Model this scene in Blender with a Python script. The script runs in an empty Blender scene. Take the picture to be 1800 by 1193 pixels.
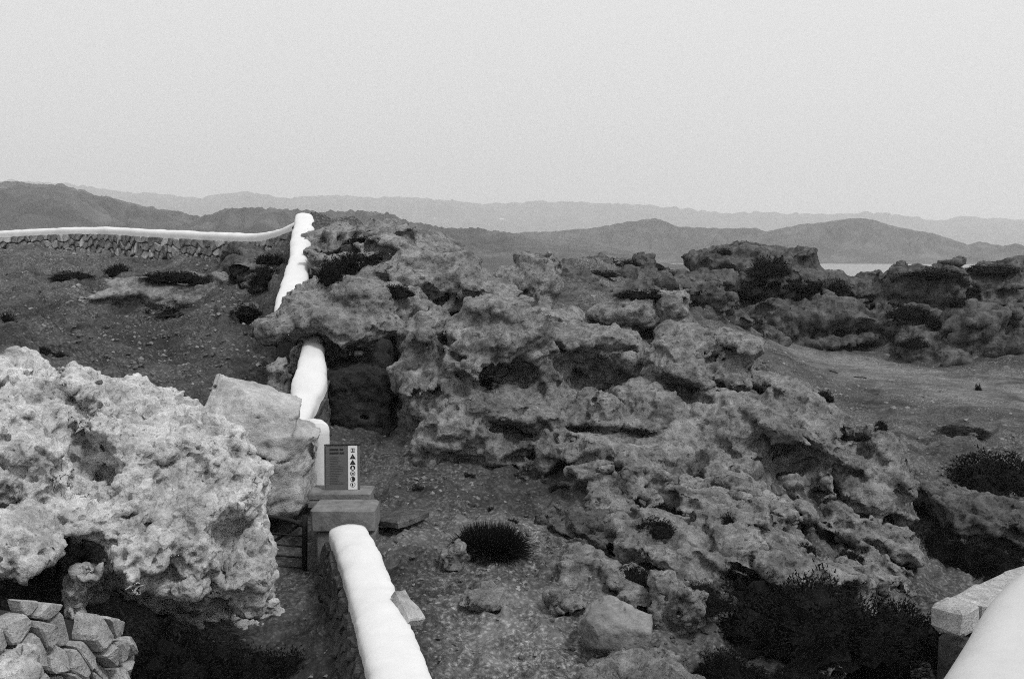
import bpy, math, random, time
import numpy as np
from mathutils import Vector, Matrix
from mathutils.bvhtree import BVHTree
T0 = time.time()
SC = bpy.context.scene
COL = SC.collection
R = math.radians

# ------------------------------------------------------------------ camera
EZ = 5.0                       # eye height, metres above the passage floor datum
FPX = 1750.0                   # focal length in photo pixels (35 mm lens on 36 mm film)
PITCH = math.atan(156.5 / FPX)
cam = bpy.data.cameras.new('camera'); cam.lens = 35; cam.sensor_width = 36
cam.clip_start = 0.1; cam.clip_end = 40000
camo = bpy.data.objects.new('camera', cam); COL.objects.link(camo)
camo.location = (0, 0, EZ); camo.rotation_euler = (math.pi / 2 - PITCH, 0, 0)
SC.camera = camo
# ------------------------------------------------------------------ world: pale evenly overcast evening sky
SUN_EL, SUN_AZ = R(55), R(132)          # azimuth clockwise from +Y (the view direction)
wd = bpy.data.worlds.new('World'); SC.world = wd; wd.use_nodes = True
nt = wd.node_tree; nt.nodes.clear()
out = nt.nodes.new('ShaderNodeOutputWorld'); bg = nt.nodes.new('ShaderNodeBackground')
sky = nt.nodes.new('ShaderNodeTexSky'); sky.sky_type = 'NISHITA'; sky.sun_disc = False
sky.sun_elevation = SUN_EL; sky.sun_rotation = SUN_AZ; sky.dust_density = 4.0
bw = nt.nodes.new('ShaderNodeRGBToBW'); nt.links.new(sky.outputs[0], bw.inputs[0])
tc = nt.nodes.new('ShaderNodeTexCoord'); sx = nt.nodes.new('ShaderNodeSeparateXYZ')
nt.links.new(tc.outputs['Generated'], sx.inputs[0])
mr = nt.nodes.new('ShaderNodeMapRange'); mr.inputs[1].default_value = -0.05; mr.inputs[2].default_value = 0.55
mr.inputs[3].default_value = 7.3; mr.inputs[4].default_value = 10.6
nt.links.new(sx.outputs[2], mr.inputs[0])
mx = nt.nodes.new('ShaderNodeMix'); mx.data_type = 'FLOAT'; mx.inputs[0].default_value = 0.88
nt.links.new(bw.outputs[0], mx.inputs[2]); nt.links.new(mr.outputs[0], mx.inputs[3])
nt.links.new(mx.outputs[0], bg.inputs[0]); bg.inputs[1].default_value = 0.1
nt.links.new(bg.outputs[0], out.inputs[0])
# ------------------------------------------------------------------ sun through thin cloud
sl = bpy.data.lights.new('sun', 'SUN'); sl.energy = 2.2; sl.angle = R(10); sl.color = (1, 1, 1)
so = bpy.data.objects.new('sun', sl); COL.objects.link(so)
sd = Vector((math.sin(SUN_AZ) * math.cos(SUN_EL), math.cos(SUN_AZ) * math.cos(SUN_EL), math.sin(SUN_EL)))
so.rotation_euler = sd.to_track_quat('Z', 'Y').to_euler(); so.location = (0, 0, 60)
# ------------------------------------------------------------------ exposure and renderer
vs = SC.view_settings; vs.view_transform = 'Standard'; vs.look = 'None'; vs.exposure = 0; vs.gamma = 1
SC.render.engine = 'CYCLES'
cy = SC.cycles; cy.use_denoising = False; cy.max_bounces = 5; cy.diffuse_bounces = 1; cy.filter_width = 1.05; cy.volume_bounces = 1
cy.glossy_bounces = 2; cy.transmission_bounces = 2; cy.use_adaptive_sampling = False

# ------------------------------------------------------------------ helpers
CP, SP = math.cos(PITCH), math.sin(PITCH)
def ray(px, py):
    u = (px - 900) / FPX; v = (596.5 - py) / FPX
    return np.array([u, CP + v * SP, -SP + v * CP])
def W(px, py, Y):
    d = ray(px, py); return np.array([0, 0, EZ]) + d * (Y / d[1])
def D(px, Y, drop):             # a photo column, a distance and a drop below the eye
    return np.array([(px - 900) / FPX * (Y * CP + drop * SP), Y, EZ - drop])

RS = np.random.RandomState(7)
_G = RS.randn(3, 64, 64, 64).astype(np.float32); _G /= np.sqrt((_G ** 2).sum(0))
_G = _G.reshape(3, -1)
from concurrent.futures import ThreadPoolExecutor
POOL = ThreadPoolExecutor(4)
def chunked(fn, p, n=24000):
    if len(p) <= n: return fn(p)
    return np.concatenate(list(POOL.map(fn, [p[i:i + n] for i in range(0, len(p), n)])))
def _perlin(p):
    i = np.floor(p).astype(np.int32); f = p - i
    w = f * f * f * (f * (f * 6 - 15) + 10)
    r = np.zeros(len(p), np.float32)
    for dx in (0, 1):
        ix = ((i[:, 0] + dx) & 63) * 4096; wx = w[:, 0] if dx else 1 - w[:, 0]; fx = f[:, 0] - dx
        for dy in (0, 1):
            iy = ix + ((i[:, 1] + dy) & 63) * 64; wy = wx * (w[:, 1] if dy else 1 - w[:, 1]); fy = f[:, 1] - dy
            for dz in (0, 1):
                k = iy + ((i[:, 2] + dz) & 63); fz = f[:, 2] - dz
                r += wy * (w[:, 2] if dz else 1 - w[:, 2]) * (_G[0][k] * fx + _G[1][k] * fy + _G[2][k] * fz)
    return r * np.float32(1.5)
def perlin(p):
    """gradient noise, p (n,3) -> about -0.7..0.7"""
    return chunked(_perlin, np.asarray(p, np.float32))
def fbm(p, freq, octs=4, gain=0.5, off=0.0, ridged=False):
    p = np.asarray(p, np.float32) * freq + off
    s = 0; a = 1.0
    for o in range(octs):
        n = perlin(p)
        if ridged: n = 1 - 2 * np.abs(n)
        s = s + a * n; a *= gain; p = p * 2.03 + 17.3
    return s
_WP = RS.rand(3, 32 * 32 * 32).astype(np.float32)
def worley(p, freq, off=0.0):
    """distance to the nearest random point"""
    return chunked(_worley, np.asarray(p, np.float32) * np.float32(freq) + np.float32(off))
def _worley(p):
    i = np.floor(p).astype(np.int32); f = p - i
    best = np.full(len(p), 9.0, np.float32)
    for dx in (-1, 0, 1):
        for dy in (-1, 0, 1):
            for dz in (-1, 0, 1):
                k = (((i[:, 0] + dx) & 31) * 32 + ((i[:, 1] + dy) & 31)) * 32 + ((i[:, 2] + dz) & 31)
                d = (_WP[0][k] + dx - f[:, 0]) ** 2 + (_WP[1][k] + dy - f[:, 1]) ** 2 + (_WP[2][k] + dz - f[:, 2]) ** 2
                np.minimum(best, d, out=best)
    return np.sqrt(best)
_WR = RS.uniform(-1, 1, (4, 32 * 32 * 32)).astype(np.float32)
def _facet(p):
    i = np.floor(p).astype(np.int32); f = p - i
    best = np.full(len(p), 9.0, np.float32); val = np.zeros(len(p), np.float32)
    for dx in (-1, 0, 1):
        for dy in (-1, 0, 1):
            for dz in (-1, 0, 1):
                k = (((i[:, 0] + dx) & 31) * 32 + ((i[:, 1] + dy) & 31)) * 32 + ((i[:, 2] + dz) & 31)
                a, b, c = _WP[0][k] + dx - f[:, 0], _WP[1][k] + dy - f[:, 1], _WP[2][k] + dz - f[:, 2]
                d = a * a + b * b + c * c; m = d < best
                best[m] = d[m]; km = k[m]
                val[m] = _WR[0][km] * a[m] + _WR[1][km] * b[m] + _WR[2][km] * c[m] + .35 * _WR[3][km]
    return val
def facet(p, freq, off=0.0):
    """broken blocks: each cell gets its own tilt and height"""
    return chunked(_facet, np.asarray(p, np.float32) * np.asarray(freq, np.float32) + np.float32(off))
def sstep(a, b, x):
    t = np.clip((x - a) / (b - a), 0, 1); return t * t * (3 - 2 * t)

def tag(o, label=None, cat=None, group=None, kind=None):
    if label: o['label'] = label
    if cat: o['category'] = cat
    if group: o['group'] = group
    if kind: o['kind'] = kind
    return o
def mesh_np(name, v, faces, smooth=True):
    """v (n,3); faces (m,3|4) array or list of arrays"""
    me = bpy.data.meshes.new(name)
    v = np.asarray(v, np.float32)
    if isinstance(faces, np.ndarray): faces = [faces]
    faces = [f for f in faces if len(f)]
    nl = sum(f.size for f in faces); nf = sum(len(f) for f in faces)
    me.vertices.add(len(v)); me.vertices.foreach_set('co', v.ravel())
    me.loops.add(nl); me.loops.foreach_set('vertex_index', np.concatenate([f.ravel() for f in faces]).astype(np.int32))
    me.polygons.add(nf)
    st = []; c = 0
    for f in faces:
        st.append(np.arange(len(f)) * f.shape[1] + c); c += f.size
    me.polygons.foreach_set('loop_start', np.concatenate(st).astype(np.int32))
    me.polygons.foreach_set('use_smooth', np.full(nf, smooth))
    me.update(calc_edges=True); me.validate()
    return me
def link(name, me, mat, parent=None, loc=None):
    o = bpy.data.objects.new(name, me); COL.objects.link(o)
    if mat is not None and len(me.materials) == 0: me.materials.append(mat)
    if parent is not None: o.parent = parent
    if loc is not None: o.location = loc
    return o
def empty(name, loc):
    o = bpy.data.objects.new(name, None); COL.objects.link(o); o.location = loc; o.empty_display_size = 0.2
    return o
def pym(name, v, f, mat, parent=None, smooth=False, origin=None):
    me = bpy.data.meshes.new(name)
    v = [Vector(x) for x in v]
    if origin is not None: v = [x - Vector(origin) for x in v]
    me.from_pydata(v, [], f); me.update()
    if smooth: me.polygons.foreach_set('use_smooth', [True] * len(me.polygons))
    return link(name, me, mat, parent)

# ------------------------------------------------------------------ materials
def newmat(name, rough=0.9):
    m = bpy.data.materials.new(name); m.use_nodes = True
    b = m.node_tree.nodes['Principled BSDF']; b.inputs['Roughness'].default_value = rough
    b.inputs['Specular IOR Level'].default_value = 0.15
    return m, m.node_tree, b
def nd(t, typ, **kw):
    n = t.nodes.new(typ)
    for k, v in kw.items(): setattr(n, k, v)
    return n
def noise_n(t, co, scale, detail=6, rough=0.6, dist=0.0):
    n = nd(t, 'ShaderNodeTexNoise'); n.inputs['Scale'].default_value = scale
    n.inputs['Detail'].default_value = detail; n.inputs['Roughness'].default_value = rough
    n.inputs['Distortion'].default_value = dist
    t.links.new(co, n.inputs['Vector']); return n.outputs['Fac']
def ramp_n(t, fac, stops):
    n = nd(t, 'ShaderNodeValToRGB'); e = n.color_ramp.elements
    while len(e) < len(stops): e.new(0.5)
    for x, (p, c) in zip(e, stops): x.position = p; x.color = (c, c, c, 1)
    t.links.new(fac, n.inputs[0]); return n.outputs[0]
def mul_n(t, a, b, op='MULTIPLY'):
    n = nd(t, 'ShaderNodeMath', operation=op)
    for i, x in enumerate((a, b)):
        if isinstance(x, (int, float)): n.inputs[i].default_value = x
        else: t.links.new(x, n.inputs[i])
    return n.outputs[0]
def bump_n(t, h, strength, dist, prev=None):
    n = nd(t, 'ShaderNodeBump'); n.inputs['Strength'].default_value = strength; n.inputs['Distance'].default_value = dist
    t.links.new(h, n.inputs['Height'])
    if prev: t.links.new(prev, n.inputs['Normal'])
    return n.outputs[0]
def vor_n(t, co, scale, feat='F1'):
    n = nd(t, 'ShaderNodeTexVoronoi', feature=feat); n.inputs['Scale'].default_value = scale
    t.links.new(co, n.inputs['Vector']); return n.outputs['Distance']
def rock_mat(name, lo, hi, lich=0.45, grain=1.0, bump=1.0):
    m, t, b = newmat(name, 0.92)
    co = nd(t, 'ShaderNodeTexCoord').outputs['Object']
    big = noise_n(t, co, 1.3, 8, 0.62, 0.5)
    mid = noise_n(t, co, 5.5 * grain, 8, 0.68)
    fine = noise_n(t, co, 34 * grain, 6, 0.7)
    c = ramp_n(t, mid, [(0.30, lo), (0.50, (lo + hi) / 2), (0.68, hi)])
    c = mul_n(t, c, ramp_n(t, big, [(0.34, 0.42), (0.46, 0.85), (0.62, 1.1)]))
    c = mul_n(t, c, ramp_n(t, fine, [(0.3, 0.72), (0.62, 1.12)]))
    # dark lichen spots with a shape of their own
    sp = noise_n(t, co, 11 * grain, 7, 0.75, 0.8)
    c = mul_n(t, c, ramp_n(t, sp, [(lich - 0.07, 0.30), (lich + 0.03, 1.0)]))
    t.links.new(c, b.inputs['Base Color'])
    pit = ramp_n(t, vor_n(t, co, 16 * grain), [(0.0, 0.0), (0.35, 1.0)])
    mid2 = noise_n(t, co, 13 * grain, 8, 0.75, 0.6)
    n = bump_n(t, mid, 0.8 * bump, 0.10)
    n = bump_n(t, mid2, 1.0 * bump, 0.045, n)
    n = bump_n(t, pit, 0.7 * bump, 0.03, n)
    n = bump_n(t, fine, 1.0 * bump, 0.02, n)
    t.links.new(n, b.inputs['Normal'])
    return m
M = {}
M['pale'] = rock_mat('pale_limestone', 0.52, 0.84, 0.36, 1.0, 0.75)
M['mid'] = rock_mat('weathered_limestone', 0.13, 0.42, 0.415)
M['grey'] = rock_mat('lichened_limestone', 0.065, 0.21, 0.43)
M['far'] = rock_mat('far_limestone', 0.04, 0.155, 0.44, 0.5)
M['smooth'] = rock_mat('fresh_limestone', 0.36, 0.58, 0.33, 1.6, 0.5)
M['boulder'] = rock_mat('grained_limestone', 0.20, 0.30, 0.30, 1.6, 0.4)
M['shadetone'] = rock_mat('shade_dark_limestone', 0.022, 0.06, 0.40)  # deep shade of the recess, put into the rock colour
M['stone'] = rock_mat('wall_stone', 0.06, 0.17, 0.40, 1.5, 0.8)
M['stonepale'] = rock_mat('pale_wall_stone', 0.42, 0.78, 0.36, 1.5, 0.8)
def simple(name, col, rough=0.9, nscale=8, var=0.2, bump=0.0, bscale=30, metal=0):
    m, t, b = newmat(name, rough); b.inputs['Metallic'].default_value = metal
    co = nd(t, 'ShaderNodeTexCoord').outputs['Object']
    c = ramp_n(t, noise_n(t, co, nscale, 6, 0.65), [(0.3, col * (1 - var)), (0.7, col * (1 + var))])
    t.links.new(c, b.inputs['Base Color'])
    if bump: t.links.new(bump_n(t, noise_n(t, co, bscale, 6, 0.7), bump, 0.02), b.inputs['Normal'])
    return m
M['white'] = simple('limewash', 0.66, 0.85, 3, 0.05, 0.35, 14)
M['parapet'] = simple('parapet_render', 0.50, 0.85, 6, 0.06, 0.25, 20)
M['chips'] = simple('stone_chips', 0.17, 0.95, 5, 0.75)
M['core'] = simple('wall_earth', 0.035, 0.95, 9, 0.4, 0.8, 12)
M['shrub'] = simple('dark_leaves', 0.007, 0.95, 20, 0.5)
M['twig'] = simple('dark_twigs', 0.012, 0.95, 20, 0.4)
M['concrete'] = simple('rough_concrete', 0.17, 0.92, 7, 0.35, 0.6, 26)
M['iron'] = simple('rusty_iron', 0.02, 0.7, 30, 0.4, 0.2, 60, 0.3)
M['panel'] = simple('grey_panel', 0.115, 0.55, 40, 0.10)
M['panelwhite'] = simple('white_print', 0.72, 0.6, 10, 0.04)
M['ink'] = simple('dark_print', 0.022, 0.6, 20, 0.2)
M['inkgrey'] = simple('grey_print', 0.065, 0.6, 30, 0.3)
M['track'] = simple('beaten_earth', 0.14, 0.95, 1.6, 0.30, 0.6, 9)
M['house'] = simple('house_wall', 0.8, 0.9, 1, 0.05)
def ground_mat():
    m, t, b = newmat('stony_soil', 0.95)
    co = nd(t, 'ShaderNodeTexCoord').outputs['Object']
    at = nd(t, 'ShaderNodeAttribute', attribute_name='soil').outputs['Fac']
    big = noise_n(t, co, 0.55, 6, 0.65, 0.5)
    grit = noise_n(t, co, 16, 8, 0.75)
    peb = vor_n(t, co, 19)
    peb2 = vor_n(t, co, 7.3)
    sel = ramp_n(t, noise_n(t, co, 1.1, 6, 0.65), [(0.42, 0.0), (0.58, 1.0)])
    dust = ramp_n(t, noise_n(t, co, 5, 7, 0.62), [(0.3, 0.09), (0.7, 0.19)])
    grav = ramp_n(t, grit, [(0.34, 0.03), (0.5, 0.11), (0.64, 0.34)])
    mxn = nd(t, 'ShaderNodeMix', data_type='FLOAT'); t.links.new(sel, mxn.inputs[0]); t.links.new(dust, mxn.inputs[2]); t.links.new(grav, mxn.inputs[3])
    c = mxn.outputs[0]
    c = mul_n(t, c, ramp_n(t, big, [(0.36, 0.40), (0.60, 1.2)]))
    c = mul_n(t, c, ramp_n(t, peb, [(0.15, 1.15), (0.55, 0.6)]))
    c = mul_n(t, c, at)
    t.links.new(c, b.inputs['Base Color'])
    n = bump_n(t, noise_n(t, co, 4, 8, 0.7), 0.8, 0.10)
    n = bump_n(t, mul_n(t, peb, sel), 0.4, -0.02, n)
    n = bump_n(t, noise_n(t, co, 60, 4, 0.7), 0.6, 0.01, n)
    n = bump_n(t, mul_n(t, grit, sel), 0.7, 0.02, n)
    t.links.new(n, b.inputs['Normal'])
    return m
M['ground'] = ground_mat()
def hill_mat():
    m, t, b = newmat('scrub_hill', 1.0)
    co = nd(t, 'ShaderNodeTexCoord').outputs['Object']
    c = ramp_n(t, noise_n(t, co, 0.018, 9, 0.72), [(0.33, 0.03), (0.5, 0.075), (0.66, 0.15)])
    t.links.new(c, b.inputs['Base Color'])
    t.links.new(bump_n(t, noise_n(t, co, 0.02, 9, 0.7), 1.0, 14), b.inputs['Normal'])
    return m
M['hill'] = hill_mat()
def sea_mat():
    m, t, b = newmat('calm_sea', 0.5); b.inputs['Base Color'].default_value = (0.25, 0.25, 0.25, 1)  # sky glare on the water, painted as a pale base colour
    b.inputs['Specular IOR Level'].default_value = 0.5; b.inputs['IOR'].default_value = 1.33
    co = nd(t, 'ShaderNodeTexCoord').outputs['Object']
    t.links.new(bump_n(t, noise_n(t, co, 0.3, 4, 0.6), 0.9, 1.2), b.inputs['Normal'])
    return m
M['sea'] = sea_mat()

# ------------------------------------------------------------------ ground: heights from points read off the photograph
GP = [  # photo column, distance, drop below the eye
 (300,5.5,4.2),(100,6.5,4.15),(400,8,4.1),(300,8,4.1),(480,9.5,4.05),(500,11.5,4.0),(420,11.5,3.9),(490,13.5,3.5),
 (450,16,2.75),(300,19,2.25),(100,18,1.75),(-60,15,1.4),(300,23,1.9),(100,26,1.25),(400,26,1.45),(-100,24,1.2),
 (200,33.5,.42),(0,36.5,.62),(-250,38,.75),(430,29,.55),(200,46,1.6),(-100,48,1.6),(480,36,1.2),
 (530,15,3.2),(545,18,2.3),(505,22,1.05),(535,26,-.05),
 (600,23.5,-.05),(700,24,.15),(800,24,.6),(900,26,1.4),(620,30,.5),(800,32,1.6),
 (800,17.5,2.4),(1000,18.5,2.3),(1200,19.5,2.7),
 (700,12,3.42),(690,15,3.35),(900,14.5,3.38),(800,9,3.65),(900,8,3.72),(1100,8,3.72),(1000,11,3.55),(1200,12,3.6),(1100,14,3.35),
 (1300,14,3.4),(1300,9,3.9),(1500,9,4.15),(1480,11,4.1),(900,5.5,3.85),(1200,6,3.95),(1600,6,4.3),
 (720,7.5,3.75),(700,9,3.62),(670,11.2,3.45),
 (1430,14.8,3.6),(1560,15.5,4.2),(1650,13,4.6),(1750,14,4.55),(1750,18,4.5),(1600,22,4.5),(1400,26,4.45),(1340,30,4.45),
 (1500,35,4.4),(1700,30,4.5),(1850,35,4.5),(1950,20,4.6),(1950,12,4.6),(1500,42,4.2),
 (1350,49,1.1),(1490,49,3.0),(1490,56,3.4),(1700,48,2.2),(1850,48,2.0),(1700,43.5,3.3),(1850,43.5,3.2),(1200,47,1.6),(2000,47,1.8),
 (1000,30,1.45),(1050,38,1.35),(1000,47,1.15),(1100,47,1.0),(1250,36,2.9),(1250,42,2.3),(1350,43,3.4),(1150,28,2.2),(1250,28,3.6),
 (900,45,1.9),(700,44,2.2),(500,62,5),(900,62,4),(1300,62,4.5),(1490,62,5.5),(1800,62,4.5),(100,64,5),(2100,62,5),(-400,60,4),(-300,20,1.0),(2300,30,4.6),(-300,10,1.5)]
gp = np.array([D(*g) for g in GP])
def _phi(r): return np.where(r > 1e-6, r * r * np.log(np.maximum(r, 1e-6)), 0)
def _lg(p):      # work in log-polar plan coordinates so near and far points weigh alike
    r = np.hypot(p[:, 0], p[:, 1]); return np.stack([np.arctan2(p[:, 0], p[:, 1]) * 1.6, np.log(r)], 1)
_c = _lg(gp); _n = len(_c)
_A = np.zeros((_n + 3, _n + 3)); _A[:_n, :_n] = _phi(np.linalg.norm(_c[:, None] - _c[None], axis=2)) + np.eye(_n) * 1e-3
_A[:_n, _n] = 1; _A[:_n, _n + 1:] = _c; _A[_n, :_n] = 1; _A[_n + 1:, :_n] = _c.T
_w = np.linalg.solve(_A, np.concatenate([gp[:, 2], np.zeros(3)]))
def base_z(x, y):
    q = _lg(np.stack([np.ravel(x), np.ravel(y)], 1))
    def fn(e):
        d2 = (e[:, :1] - _c[:, 0]) ** 2 + (e[:, 1:] - _c[:, 1]) ** 2
        return (.5 * d2 * np.log(np.maximum(d2, 1e-12))) @ _w[:_n] + _w[_n] + e @ _w[_n + 1:]
    return chunked(fn, q, 3000).reshape(np.shape(x))

def build_ground():
    na, nr = 620, 620
    an = np.linspace(R(-47), R(47), na); rr = np.exp(np.linspace(math.log(4.2), math.log(66), nr))
    Aa, Rr = np.meshgrid(an, rr)
    X = np.sin(Aa) * Rr; Y = np.cos(Aa) * Rr
    # interpolate base heights on a coarser grid first
    ca = np.linspace(R(-47), R(47), 110); cr = np.exp(np.linspace(math.log(4.2), math.log(66), 110))
    CA, CR = np.meshgrid(ca, cr); Zc = base_z(np.sin(CA) * CR, np.cos(CA) * CR)
    fi = np.linspace(0, 109, na); fj = np.linspace(0, 109, nr)
    i0 = np.minimum(fi.astype(int), 108); j0 = np.minimum(fj.astype(int), 108); ti = fi - i0; tj = (fj - j0)[:, None]
    Z = (Zc[j0][:, i0] * (1 - ti) + Zc[j0][:, i0 + 1] * ti) * (1 - tj) + (Zc[j0 + 1][:, i0] * (1 - ti) + Zc[j0 + 1][:, i0 + 1] * ti) * tj
    p = np.stack([X, Y, Z], 2).reshape(-1, 3).astype(np.float32)
    # rockiness: how craggy the ground is here
    u = 900 + FPX * X / Y
    rock = np.full(X.shape, 0.35)
    def blob(px, Yd, wpx, wY, val):
        nonlocal rock
        k = np.exp(-((u - px) / wpx) ** 2 - ((Y - Yd) / wY) ** 2); rock = rock * (1 - k) + val * k
    blob(1600, 47, 700, 6, .7); blob(1050, 40, 160, 12, .8); blob(250, 25, 330, 9, .8); blob(680, 24, 170, 4, .5)
    blob(1250, 12, 190, 2.6, 1.0); blob(980, 11.3, 80, 1.0, .6); blob(1060, 10.3, 120, .8, .7); blob(1500, 30, 400, 7, .18); blob(820, 12, 130, 2.5, .38); blob(880, 8.2, 130, 1.6, .42)
    blob(1700, 17, 300, 5, .7); blob(430, 9, 200, 3, .25); blob(540, 30, 120, 5, 1.1); blob(250, 34, 300, 3, .6)
    # smooth beaten track
    sx_ = np.array([1290, 1400, 1500, 1600, 1700, 1800, 1920, 2300.]); sy_ = np.array([620, 632, 648, 662, 676, 690, 705, 740.])
    ty = np.interp(u, sx_, sy_); tt = PITCH + np.arctan((ty - 596.5) / FPX); Yt = 4.45 / np.tan(tt)
    trk = np.exp(-((Y - Yt) / 4.2) ** 4) * (u > 1270); rock = rock * (1 - trk) + .02 * trk
    q = p.copy(); q[:, 2] *= 2.2
    sc = np.clip(Rr / 16, .55, 2.4).ravel()
    big = fbm(q / sc[:, None], 0.55, 3, .5, 3.1) * 0.45
    rid = fbm(q / sc[:, None], 1.3, 4, .55, 9.7, True) * 0.16
    stp = fbm(q * np.array([.6, 1, 2.5], np.float32) / sc[:, None], 1.1, 3, .5, 5.5)
    stp = (np.round(stp * 3) / 3 * .6 + stp * .4) * .22
    fine = fbm(p, 6.0, 3, .55, 1.7) * 0.035
    lump = fbm(p, 2.1, 4, .55, 33.0); fine += (np.maximum(lump, 0) ** 1.3 * .13 + fbm(p * np.array([1, 1.4, 1], np.float32), 3.7, 3, .6, 44.0, True) * .030)
    wl = np.clip(1 - worley(p, 2.2, 4.0) * 1.4, 0, 1) ** 2 * 0.10
    r1 = rock.ravel()
    h = (big * .6 + rid + stp) * r1 * sc + (fine * (0.6 + .5 * r1) + wl * (0.3 + r1)) * (1 - .85 * trk.ravel())
    h += (worley(p + perlin(p * 1.7)[:, None] * .2, 1.5, 7.0) - .5) * .32 * np.clip(r1 - .25, 0, 1) * sc + (worley(p, 4.2, 2.0) - .5) * .10 * r1
    p[:, 2] += h
    # a little sideways push makes undercut ledges
    nx = fbm(p, 1.9, 2, .5, 21.0) * .16 * r1 * sc; p[:, 0] += nx
    idx = np.arange(na * nr).reshape(nr, na)
    f = np.stack([idx[:-1, :-1], idx[:-1, 1:], idx[1:, 1:], idx[1:, :-1]], -1).reshape(-1, 4)
    me = mesh_np('ground', p, f)
    soil = .88 + 0.25 * sstep(.2, .9, r1)
    k = np.exp(-((u - 880) / 190) ** 2 - ((Y - 9.5) / 3.2) ** 2).ravel(); soil += k * .85       # pale trodden dust on the right of the wall
    k = np.exp(-((u - 300) / 330) ** 2 - ((Y - 21) / 6) ** 2).ravel(); soil -= k * .40; soil += trk.ravel() * .5          # dark earth slope
    at = me.attributes.new('soil', 'FLOAT', 'POINT'); at.data.foreach_set('value', soil.astype(np.float32))
    o = link('ground', me, M['ground']); tag(o, 'dark stony soil and gravel between the rocks', kind='structure')
    return o, p, f
ground, gv, gf = build_ground()
print('ground', time.time() - T0)
BV = []      # ray-cast targets
def add_bv(v, f): BV.append(BVHTree.FromPolygons(v.tolist(), f.tolist()))
add_bv(gv, gf)
EYE = Vector((0, 0, EZ))
def cast(px, py):
    d = Vector(ray(px, py)).normalized(); best = None
    for b in BV:
        h = b.ray_cast(EYE, d)
        if h[0] is not None and (best is None or h[3] < best[1]): best = (h[0], h[3], h[1])
    return best
def gz(x, y):
    h = BV[0].ray_cast(Vector((x, y, 60)), Vector((0, 0, -1)))
    return h[0].z if h[0] is not None else float(base_z(np.array([x]), np.array([y]))[0])

# ------------------------------------------------------------------ rocks: distance fields turned into meshes
def surface_nets(d, org, h):
    ins = d < 0
    nx, ny, nz = d.shape
    c = np.zeros((nx - 1, ny - 1, nz - 1), np.int8)
    for a in (0, 1):
        for b in (0, 1):
            for e in (0, 1): c += ins[a:nx - 1 + a, b:ny - 1 + b, e:nz - 1 + e]
    act = (c > 0) & (c < 8)
    ii = np.argwhere(act)
    vid = np.full(c.shape, -1, np.int32); vid[act] = np.arange(len(ii))
    cor = np.array([(a, b, e) for a in (0, 1) for b in (0, 1) for e in (0, 1)])
    val = np.stack([d[ii[:, 0] + o[0], ii[:, 1] + o[1], ii[:, 2] + o[2]] for o in cor], 1)
    acc = np.zeros((len(ii), 3), np.float32); cnt = np.zeros(len(ii), np.float32)
    for i in range(8):
        for j in range(i + 1, 8):
            if np.abs(cor[i] - cor[j]).sum() != 1: continue
            m = (val[:, i] < 0) != (val[:, j] < 0)
            t = val[m, i] / (val[m, i] - val[m, j])
            acc[m] += cor[i] + t[:, None] * (cor[j] - cor[i]); cnt[m] += 1
    v = (ii + acc / np.maximum(cnt, 1)[:, None]) * h + org
    quads = []
    for ax in range(3):
        A = np.moveaxis(ins, ax, 0); V = np.moveaxis(vid, ax, 0)
        cr = A[:-1, 1:-1, 1:-1] != A[1:, 1:-1, 1:-1]
        k = np.argwhere(cr); 
        if not len(k): continue
        i, j, l = k[:, 0], k[:, 1] + 1, k[:, 2] + 1
        q = np.stack([V[i, j - 1, l - 1], V[i, j, l - 1], V[i, j, l], V[i, j - 1, l]], 1)
        flip = ~A[i, j, l]
        if ax == 1: flip = ~flip
        q[flip] = q[flip][:, ::-1]
        quads.append(q)
    q = np.concatenate(quads); q = q[(q >= 0).all(1)]
    return v.astype(np.float32), q

def E(px, py, Y, wp, hp, dm, roll=0, yaw=0, box=0.0):
    """ellipsoid (or rounded box) at a photo pixel and distance; half width and height in photo pixels there, half depth in metres"""
    s = Y / FPX
    c = W(px, py, Y)
    rot = np.array(Matrix.Rotation(R(yaw), 3, 'Z') @ Matrix.Rotation(R(roll), 3, 'Y'))
    return (c, np.array([wp * s, dm, hp * s]), rot, box)
def prim_d(p, pr):
    sh = p.shape[:-1]
    return chunked(lambda x: _prim(x, pr), p.reshape(-1, 3)).reshape(sh)
def _prim(p, pr):
    c, r, rot, box = pr
    q = (p - c.astype(np.float32)) @ rot.astype(np.float32); r = r.astype(np.float32)
    if box < 0:       # faceted block: random planes cut round the ellipsoid
        rr_ = np.random.RandomState(int(-box)); nn = rr_.randn(15, 3); nn /= np.linalg.norm(nn, axis=1)[:, None]
        nn = np.concatenate([nn, np.eye(3), -np.eye(3)]); of = np.concatenate([rr_.uniform(.82, 1.0, 15), np.full(6, 1.0)])
        g = q / r; d = np.full(len(q), -9.0, np.float32)
        for a_, o_ in zip(nn.astype(np.float32), of): np.maximum(d, (g @ a_ - np.float32(o_)) / np.float32(np.linalg.norm(a_ / r)), out=d)
        return d
    if box:
        rd = np.float32(box * r.min()); b = np.abs(q) - (r - rd)
        m = np.maximum(b, 0)
        return np.sqrt(m[:, 0] ** 2 + m[:, 1] ** 2 + m[:, 2] ** 2) + np.minimum(np.maximum(np.maximum(b[:, 0], b[:, 1]), b[:, 2]), 0) - rd
    q = q / r; q2 = q * q; k0 = np.sqrt(q2[:, 0] + q2[:, 1] + q2[:, 2]); q2 = q2 / (r * r)
    return k0 * (k0 - 1) / np.maximum(np.sqrt(q2[:, 0] + q2[:, 1] + q2[:, 2]), 1e-6)
def smin(a, b, k):
    h = np.clip(.5 + .5 * (b - a) / k, 0, 1); return b * (1 - h) + a * h - k * h * (1 - h)
ROCKS = []
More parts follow.
